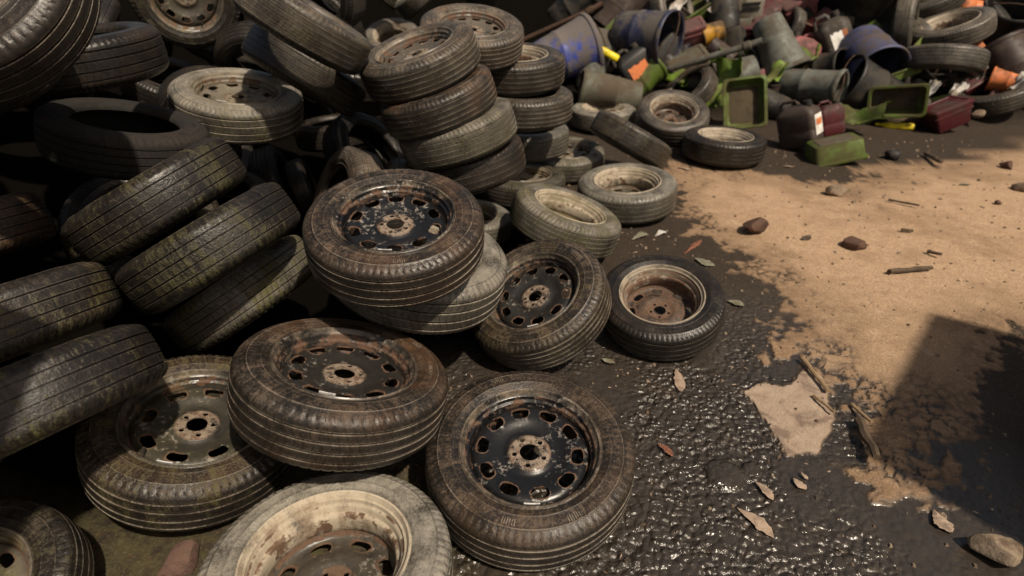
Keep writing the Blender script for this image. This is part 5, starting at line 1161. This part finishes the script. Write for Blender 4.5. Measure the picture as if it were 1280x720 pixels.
def ground_mat():
    g = G('dirt_and_wet_asphalt'); tc = g.n('ShaderNodeTexCoord'); v = tc.outputs['Object']
    dirt = g.attr('dirt'); wet = g.attr('wet'); smo = g.attr('smoothed'); moss = g.attr('moss')
    n1 = g.noise(v, 3.2, 6, .6); n2 = g.noise(v, 22, 6, .66); n3 = g.noise(v, 130, 4, .65); n4 = g.noise(v, 420, 2, .5); n5 = g.noise(v, 8, 5, .6, .8)
    sand = g.mix(n2, (.235, .150, .090), (.50, .345, .22))
    sand = g.mix(g.ramp(n3, .50, .72), sand, (.62, .46, .31))
    sand = g.mix(g.math('MULTIPLY', g.ramp(n3, .44, .30), .6), sand, (.15, .085, .045))
    sand = g.mix(g.math('MULTIPLY', g.ramp(n1, .54, .68), .45), sand, (.22, .14, .085))
    sand = g.mix(g.ramp(n4, .66, .74), sand, (.62, .52, .42))
    n6 = g.noise(v, 1.3, 5, .6, .4); n7 = g.noise(v, 60, 3, .7)
    sand = g.mix(g.math('MULTIPLY', g.ramp(n6, .52, .66), .5), sand, (.20, .125, .075))
    sand = g.mix(g.math('MULTIPLY', g.ramp(n7, .60, .70), .55), sand, (.17, .105, .065))
    sand = g.mix(g.math('MULTIPLY', g.ramp(n5, .60, .74), .5), sand, (.50, .38, .26))
    sand = g.mix(g.math('MULTIPLY', g.attr('damp'), g.ramp(n2, .30, .62, .35, .85)), sand, g.mix(n3, (.12, .073, .042), (.23, .15, .092)))
    sand = g.mix(g.attr('slab'), sand, g.mix(n2, (.25, .18, .13), (.46, .36, .275)))
    sand = g.mix(g.math('MULTIPLY', g.attr('slab'), g.ramp(n5, .48, .66)), sand, (.20, .145, .11))
    asp = g.mix(n2, (.020, .0165, .0135), (.058, .047, .038))
    asp = g.mix(g.ramp(g.math('ADD', g.math('MULTIPLY', n5, .7), g.math('MULTIPLY', n3, .4)), .58, .78), asp, (.065, .045, .029))
    soil = g.mix(n2, (.017, .0125, .009), (.052, .037, .026))
    soil = g.mix(g.ramp(n3, .56, .7), soil, (.12, .085, .058))
    dark = g.mix(wet, soil, asp)
    mossc = g.mix(n3, (.035, .032, .012), (.13, .115, .05))
    dark = g.mix(g.math('MULTIPLY', moss, g.ramp(n2, .35, .6)), dark, mossc)
    dark = g.mix(g.math('MULTIPLY', moss, g.ramp(n5, .58, .68)), dark, (.075, .03, .018))
    dark = g.mix(g.attr('gap_shade'), dark, (.0045, .004, .0035))  # deep shade of the gaps put into the ground colour
    c = g.mix(dirt, dark, sand)
    wr = g.fmix(g.ramp(n5, .38, .66), .25, .44)
    wr = g.math('MULTIPLY', wr, g.math('MULTIPLY_ADD', g.attr('stony'), .35, .65)); rough = g.fmix(wet, .85, wr); rough = g.fmix(smo, rough, .08); rough = g.fmix(dirt, rough, .95); rough = g.fmix(g.attr('gap_shade'), rough, 1.0)
    h = g.math('ADD', g.math('MULTIPLY', n2, .55), g.math('ADD', g.math('MULTIPLY', n3, .5), g.math('MULTIPLY', n4, .16)))
    vo1 = g.n('ShaderNodeTexVoronoi', feature='SMOOTH_F1'); vo1.inputs['Scale'].default_value = 42; vo1.inputs['Smoothness'].default_value = .35
    vo2 = g.n('ShaderNodeTexVoronoi', feature='SMOOTH_F1'); vo2.inputs['Scale'].default_value = 60; vo2.inputs['Smoothness'].default_value = .4
    wv = g.n('ShaderNodeVectorMath', operation='MULTIPLY_ADD'); dn_ = g.n('ShaderNodeTexNoise'); g.set(dn_.inputs['Vector'], v); dn_.inputs['Scale'].default_value = 16
    g.set(wv.inputs[0], dn_.outputs['Color']); wv.inputs[1].default_value = (.03, .03, .03); g.set(wv.inputs[2], v)
    g.set(vo1.inputs['Vector'], wv.outputs[0]); g.set(vo2.inputs['Vector'], wv.outputs[0])
    hv = g.math('ADD', g.math('MULTIPLY', vo1.outputs['Distance'], -2.2), g.math('MULTIPLY', vo2.outputs['Distance'], -.55))
    hw = g.math('ADD', hv, g.math('MULTIPLY', n2, .15))
    hw = g.math('MULTIPLY', hw, g.math('MULTIPLY', g.ramp(n5, .30, .60, .55, 1.1), g.math('MULTIPLY_ADD', g.attr('stony'), .78, .22)))
    h = g.fmix(dirt, g.fmix(wet, h, hw), h)
    h = g.math('MULTIPLY', h, g.math('SUBTRACT', 1.0, g.math('MULTIPLY', smo, .9)))
    m = g.done(c, rough, g.bump(h, .8, .011), g.fmix(g.attr('gap_shade'), g.fmix(dirt, g.fmix(wet, .25, .6), .2), 0.0))
    return m
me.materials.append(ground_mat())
ground_o = bpy.data.objects.new('ground', me); col.objects.link(ground_o); ground_o['kind'] = 'structure'

def gz(x, y):
    i = min(max(int(np.searchsorted(gx, x)), 0), nx - 1); j_ = min(max(int(np.searchsorted(gy, y)), 0), ny - 1)
    return float(hgt[i, j_])

# ------------------------------------------------------------------ debris
def rock(seed, L, wd, ht, blocky):
    r = random.Random(seed); bm = bmesh.new(); bmesh.ops.create_icosphere(bm, subdivisions=3, radius=.5)
    pl = [(Vector((r.gauss(0, 1), r.gauss(0, 1), r.gauss(0, 1))).normalized(), r.uniform(.24, .40)) for _ in range(11)]
    for v in bm.verts:
        p = v.co.copy()
        if blocky: p = Vector([math.copysign(min(abs(a) * 1.55, .42), a) for a in p])
        for n_, d_ in pl:
            s = p.dot(n_) - d_
            if s > 0: p -= n_ * s * (.9 if not blocky else .5)
        p += Vector((math.sin(9 * p.y + seed), math.sin(8 * p.z + 2 * seed), math.sin(10 * p.x + seed))) * .014
        v.co = Vector((p.x * L * 1.25, p.y * wd * 1.25, p.z * ht * 1.25))
    me = bpy.data.meshes.new('stone'); bm.to_mesh(me); bm.free()
    me.polygons.foreach_set('use_smooth', [True] * len(me.polygons)); me.set_sharp_from_angle(angle=math.radians(28))
    return me
for i, (kind, a, b, w, lab) in enumerate(DEBRIS):
    a = Vector((*a, 0)); b = Vector((*b, 0)); c = (a + b) / 2; d = b - a; L = d.length; z0 = gz(c.x, c.y)
    rot = math.atan2(d.y, d.x)
    if kind == 'scrap': L *= .72; w *= .8
    if kind in ('stone', 'brick'):
        h = min(L, w * 1.3) * (.75 if kind == 'stone' else .6); me_ = rock(i + 3, L * .78, max(w * 1.3, L * .6) * .78, h * .8, kind == 'brick')
        key = 'stone'
        if kind == 'brick': key = 'brick'
        if 'grey' in lab: key = 'greystone'
        if 'dark' in lab.split() and 'beside' not in lab and 'between' not in lab and 'below' not in lab: key = 'darkstone'
        if 'reddish' in lab: key = 'darkstone' if False else 'stone'
        if 'black' in lab.split(): key = 'black'
        o = link('brick' if kind == 'brick' else 'stone', me_, MAT[key]); o.location = (c.x, c.y, z0 + h * .33); o.rotation_euler = (0, 0, rot)
        tag(o, lab, kind, 'loose stones on the ground')
    elif kind == 'stick':
        r = random.Random(i); P = []; tp = []
        for q in range(9):
            u = q / 8; P.append(a + d * u + Vector((r.uniform(-1, 1) * w * .10, r.uniform(-1, 1) * w * .10, 0)) + Vector((0, 0, z0 + w * .5 + .004 + .01 * u * (i % 3)))); tp.append(r.uniform(.82, 1.08) * (1 - .2 * u))
        P = [p - c for p in P]; V_, F_ = tube(P, w * .42, 7, tp)
        o = link('stick', mesh_from('stick', V_, F_, True, 30), MAT['split' if ('light' in lab or 'pale' in lab) else 'bark']); o.location = (c.x, c.y, 0)
        tag(o, lab, 'stick', 'sticks and twigs on the ground')
    else:
        r = random.Random(i * 7 + 1); n_ = 17; V_ = []; F_ = []; br = r.uniform(.55, .8); bend = r.uniform(-.12, .12)
        lo_, hi_ = 0.0, 0.0
        for q in range(n_):
            u = q / (n_ - 1)
            env = (u / br) ** .8 if u < br else max(.12, 1 - ((u - br) / (1 - br)) ** 2 * .9)
            lo_ = -w * .5 * env * r.uniform(.75, 1.1) ; hi_ = w * .5 * env * r.uniform(.75, 1.1)
            off = bend * L * math.sin(PI * u)
            zc = .003 + (.004 if kind == 'chip' else .010) * math.sin(PI * u) + r.uniform(0, .0012)
            th2_ = (.10 if kind == 'chip' else .03) * w + .0012
            ys = [lo_, lo_ * .5, (lo_ + hi_) * .5, hi_ * .5, hi_]
            for jx, yy in enumerate(ys):
                V_.append((L * (u - .5), yy + off, zc + th2_ * (1 - abs(jx - 2) * .28) * r.uniform(.7, 1.25) + (.004 * math.sin(5 * u + i) if kind != 'chip' else 0)))
            V_.append((L * (u - .5), off, 0))
        for q in range(n_ - 1):
            A_ = q * 6; B_ = A_ + 6
            for x_, y_ in ((0, 1), (1, 2), (2, 3), (3, 4), (4, 5), (5, 0)): F_.append((A_ + x_, B_ + x_, B_ + y_, A_ + y_))
        nm = 'wood_chip' if kind == 'chip' else 'plastic_scrap'
        key = 'chip' if kind == 'chip' else 'greenscrap'
        if 'red brown' in lab or 'orange' in lab: key = 'redchip'
        if 'leaf' in lab: nm = 'dry_leaf'
        if 'cloth' in lab: nm = 'cloth_scrap'
        if 'white' in lab: key = 'white'
        o = link(nm, mesh_from(nm, V_, F_, True, 30), MAT[key]); o.location = (c.x, c.y, z0 + .003); o.rotation_euler = (0, 0, rot)
        tag(o, lab, nm.replace('_', ' '), 'small litter on the ground')
# fine gravel and crumbs nobody could count
bm = bmesh.new(); r = random.Random(8); k_ = 0
while k_ < 900:
    x = r.uniform(-.4, 4.2); y = r.uniform(.7, 5.4)
    if r.random() > (.9 if x > .9 else .5): continue
    s = r.uniform(.003, .009) * (1.5 if r.random() < .08 else 1) * (1 + .12 * y); z = gz(x, y)
    vs = [bm.verts.new((x + s * r.uniform(.6, 1.2) * math.cos(t), y + s * r.uniform(.6, 1.2) * math.sin(t), z - .002)) for t in np.arange(5) * 1.2566]
    vt = [bm.verts.new(v.co * .0 + Vector((x + (v.co.x - x) * .6, y + (v.co.y - y) * .6, z + s * r.uniform(.5, .9)))) for v in vs]
    for q in range(5): bm.faces.new((vs[q], vs[(q + 1) % 5], vt[(q + 1) % 5], vt[q]))
    bm.faces.new(vt); k_ += 1
me_ = bpy.data.meshes.new('gravel'); bm.to_mesh(me_); bm.free()
tag(link('gravel', me_, MAT['stone']), kind='stuff', label='fine gravel and crumbs strewn over the dirt and asphalt', cat='gravel')

# crumbs of bark, rubber and leaf drifted against the tyres
for nm_, mt_, cnt_, sd0 in (('bark_crumbs', MAT['bark'], 420, 21), ('pale_crumbs', MAT['chip'], 170, 22)):
    bm = bmesh.new(); r = random.Random(sd0)
    for q in range(cnt_):
        cx_, cy_, rr_ = r.choice([(.663, 2.246, .34), (.754, 3.68, .38), (.295, 3.0, .38), (.114, 2.16, .36), (.05, 1.34, .36), (1.72, 4.75, .36), (1.0, 2.6, .5), (1.5, 1.9, .6)])
        t = r.uniform(0, 6.28); d_ = rr_ * (1 + abs(r.gauss(0, .28))); x = cx_ + d_ * math.cos(t); y = cy_ + d_ * math.sin(t)
        if not (-1.2 < x < 3 and .5 < y < 5.2): continue
        z = gz(x, y); a = r.uniform(0, 6.28); l_ = r.uniform(.004, .016); w__ = l_ * r.uniform(.2, .5); h_ = r.uniform(.001, .004)
        u_ = Vector((math.cos(a), math.sin(a), r.uniform(-.2, .2))) * l_; v_ = Vector((-math.sin(a), math.cos(a), 0)) * w__
        c_ = Vector((x, y, z + h_)); vs = [bm.verts.new(c_ + u_ * r.uniform(.7, 1)), bm.verts.new(c_ + v_), bm.verts.new(c_ - u_ * r.uniform(.7, 1)), bm.verts.new(c_ - v_)]
        tp_ = bm.verts.new(c_ + Vector((0, 0, h_ + .001))); 
        for k2 in range(4): bm.faces.new((vs[k2], vs[(k2 + 1) % 4], tp_))
    me_ = bpy.data.meshes.new(nm_); bm.to_mesh(me_); bm.free()
    tag(link(nm_, me_, mt_), kind='stuff', label=('dark' if sd0 == 21 else 'pale') + ' crumbs of bark and leaf drifted between the wheels', cat='litter')

# ------------------------------------------------------------------ light
SUN_AZ = Vector((.62, -.78, 0)).normalized(); EL = math.radians(55)
sd_ = Vector((SUN_AZ.x * math.cos(EL), SUN_AZ.y * math.cos(EL), math.sin(EL)))
L_ = bpy.data.lights.new('sun', 'SUN'); L_.energy = 4.7; L_.angle = math.radians(1.5); L_.color = (1, .87, .70)
so = bpy.data.objects.new('sun', L_); col.objects.link(so); so.rotation_euler = sd_.to_track_quat('Z', 'Y').to_euler(); so.location = sd_ * 20
w_ = bpy.data.worlds.new('World'); scene.world = w_; w_.use_nodes = True
nt = w_.node_tree; bg = nt.nodes['Background']; sk = nt.nodes.new('ShaderNodeTexSky'); sk.sky_type = 'NISHITA'; sk.sun_disc = False
sk.sun_elevation = EL; sk.sun_rotation = math.atan2(SUN_AZ.x, SUN_AZ.y); sk.air_density = 1.0; sk.dust_density = 3.0
tint = nt.nodes.new('ShaderNodeMix'); tint.data_type = 'RGBA'; tint.blend_type = 'MULTIPLY'; tint.inputs[0].default_value = 1
nt.links.new(sk.outputs[0], tint.inputs[6]); tint.inputs[7].default_value = (1, .86, .69, 1)
nt.links.new(tint.outputs[2], bg.inputs[0]); bg.inputs[1].default_value = .085

# unseen box added beside the camera: its corner throws the squared shadow on the dirt at the right
WH = 1.75; T0 = Vector((2.006, 2.406, 0)); e1 = Vector((.843, -.5375, 0)).normalized(); e2 = Vector((-.669, -.743, 0)).normalized()
cn = T0 + SUN_AZ * (WH / math.tan(EL)); l1, l2 = 2.6, 1.2
shadow_box = bpy.data.objects.new('shadow_box', None); col.objects.link(shadow_box); shadow_box.location = cn + e1 * l1 / 2 + e2 * l2 / 2
tag(shadow_box, 'unseen rusted steel box added at the right to cast the squared shadow', 'shadow_box')
def skp(u, v, z): return tuple(cn + e1 * l1 * u + e2 * l2 * v + Vector((0, 0, z)) - shadow_box.location)
def ring_(o, z): return [skp(o, o, z), skp(1 - o, o, z), skp(1 - o, 1 - o, z), skp(o, 1 - o, z)]
V_, F_ = loft([ring_(.03, .02), ring_(.012, .5), ring_(.0, WH - .1), ring_(.0, WH - .02), ring_(.03, WH - .02), ring_(.06, .08)])
me_ = mesh_from('shadow_box', V_, F_, False); bm = bmesh.new(); bm.from_mesh(me_); bmesh.ops.recalc_face_normals(bm, faces=bm.faces[:]); bm.to_mesh(me_); bm.free()
link('shell', me_, MAT['rust'], shadow_box)
for q in range(5):
    V_ = [skp(.15 + .17 * q + du, dv, z) for z in (.15, WH - .12) for du, dv in ((0, -.004), (.05, -.004), (.05, -.035), (0, -.035))]
    link('rib', mesh_from('rib', V_, [(3, 2, 1, 0), (4, 5, 6, 7), (0, 1, 5, 4), (1, 2, 6, 5), (2, 3, 7, 6), (3, 0, 4, 7)], False), MAT['rust'], shadow_box)

# ------------------------------------------------------------------ camera
cam = bpy.data.cameras.new('camera'); co = bpy.data.objects.new('camera', cam); col.objects.link(co)
co.location = (0, 0, 1.54); co.rotation_euler = (math.radians(90 - 30.3), 0, 0)
cam.sensor_width = 36; cam.lens = 36 * 740 / 1280; cam.clip_start = .05; cam.clip_end = 2000
cam.dof.use_dof = True; cam.dof.focus_distance = 1.9; cam.dof.aperture_fstop = 2.0
scene.camera = co
scene.view_settings.view_transform = 'Standard'; scene.view_settings.look = 'None'; scene.view_settings.exposure = 0
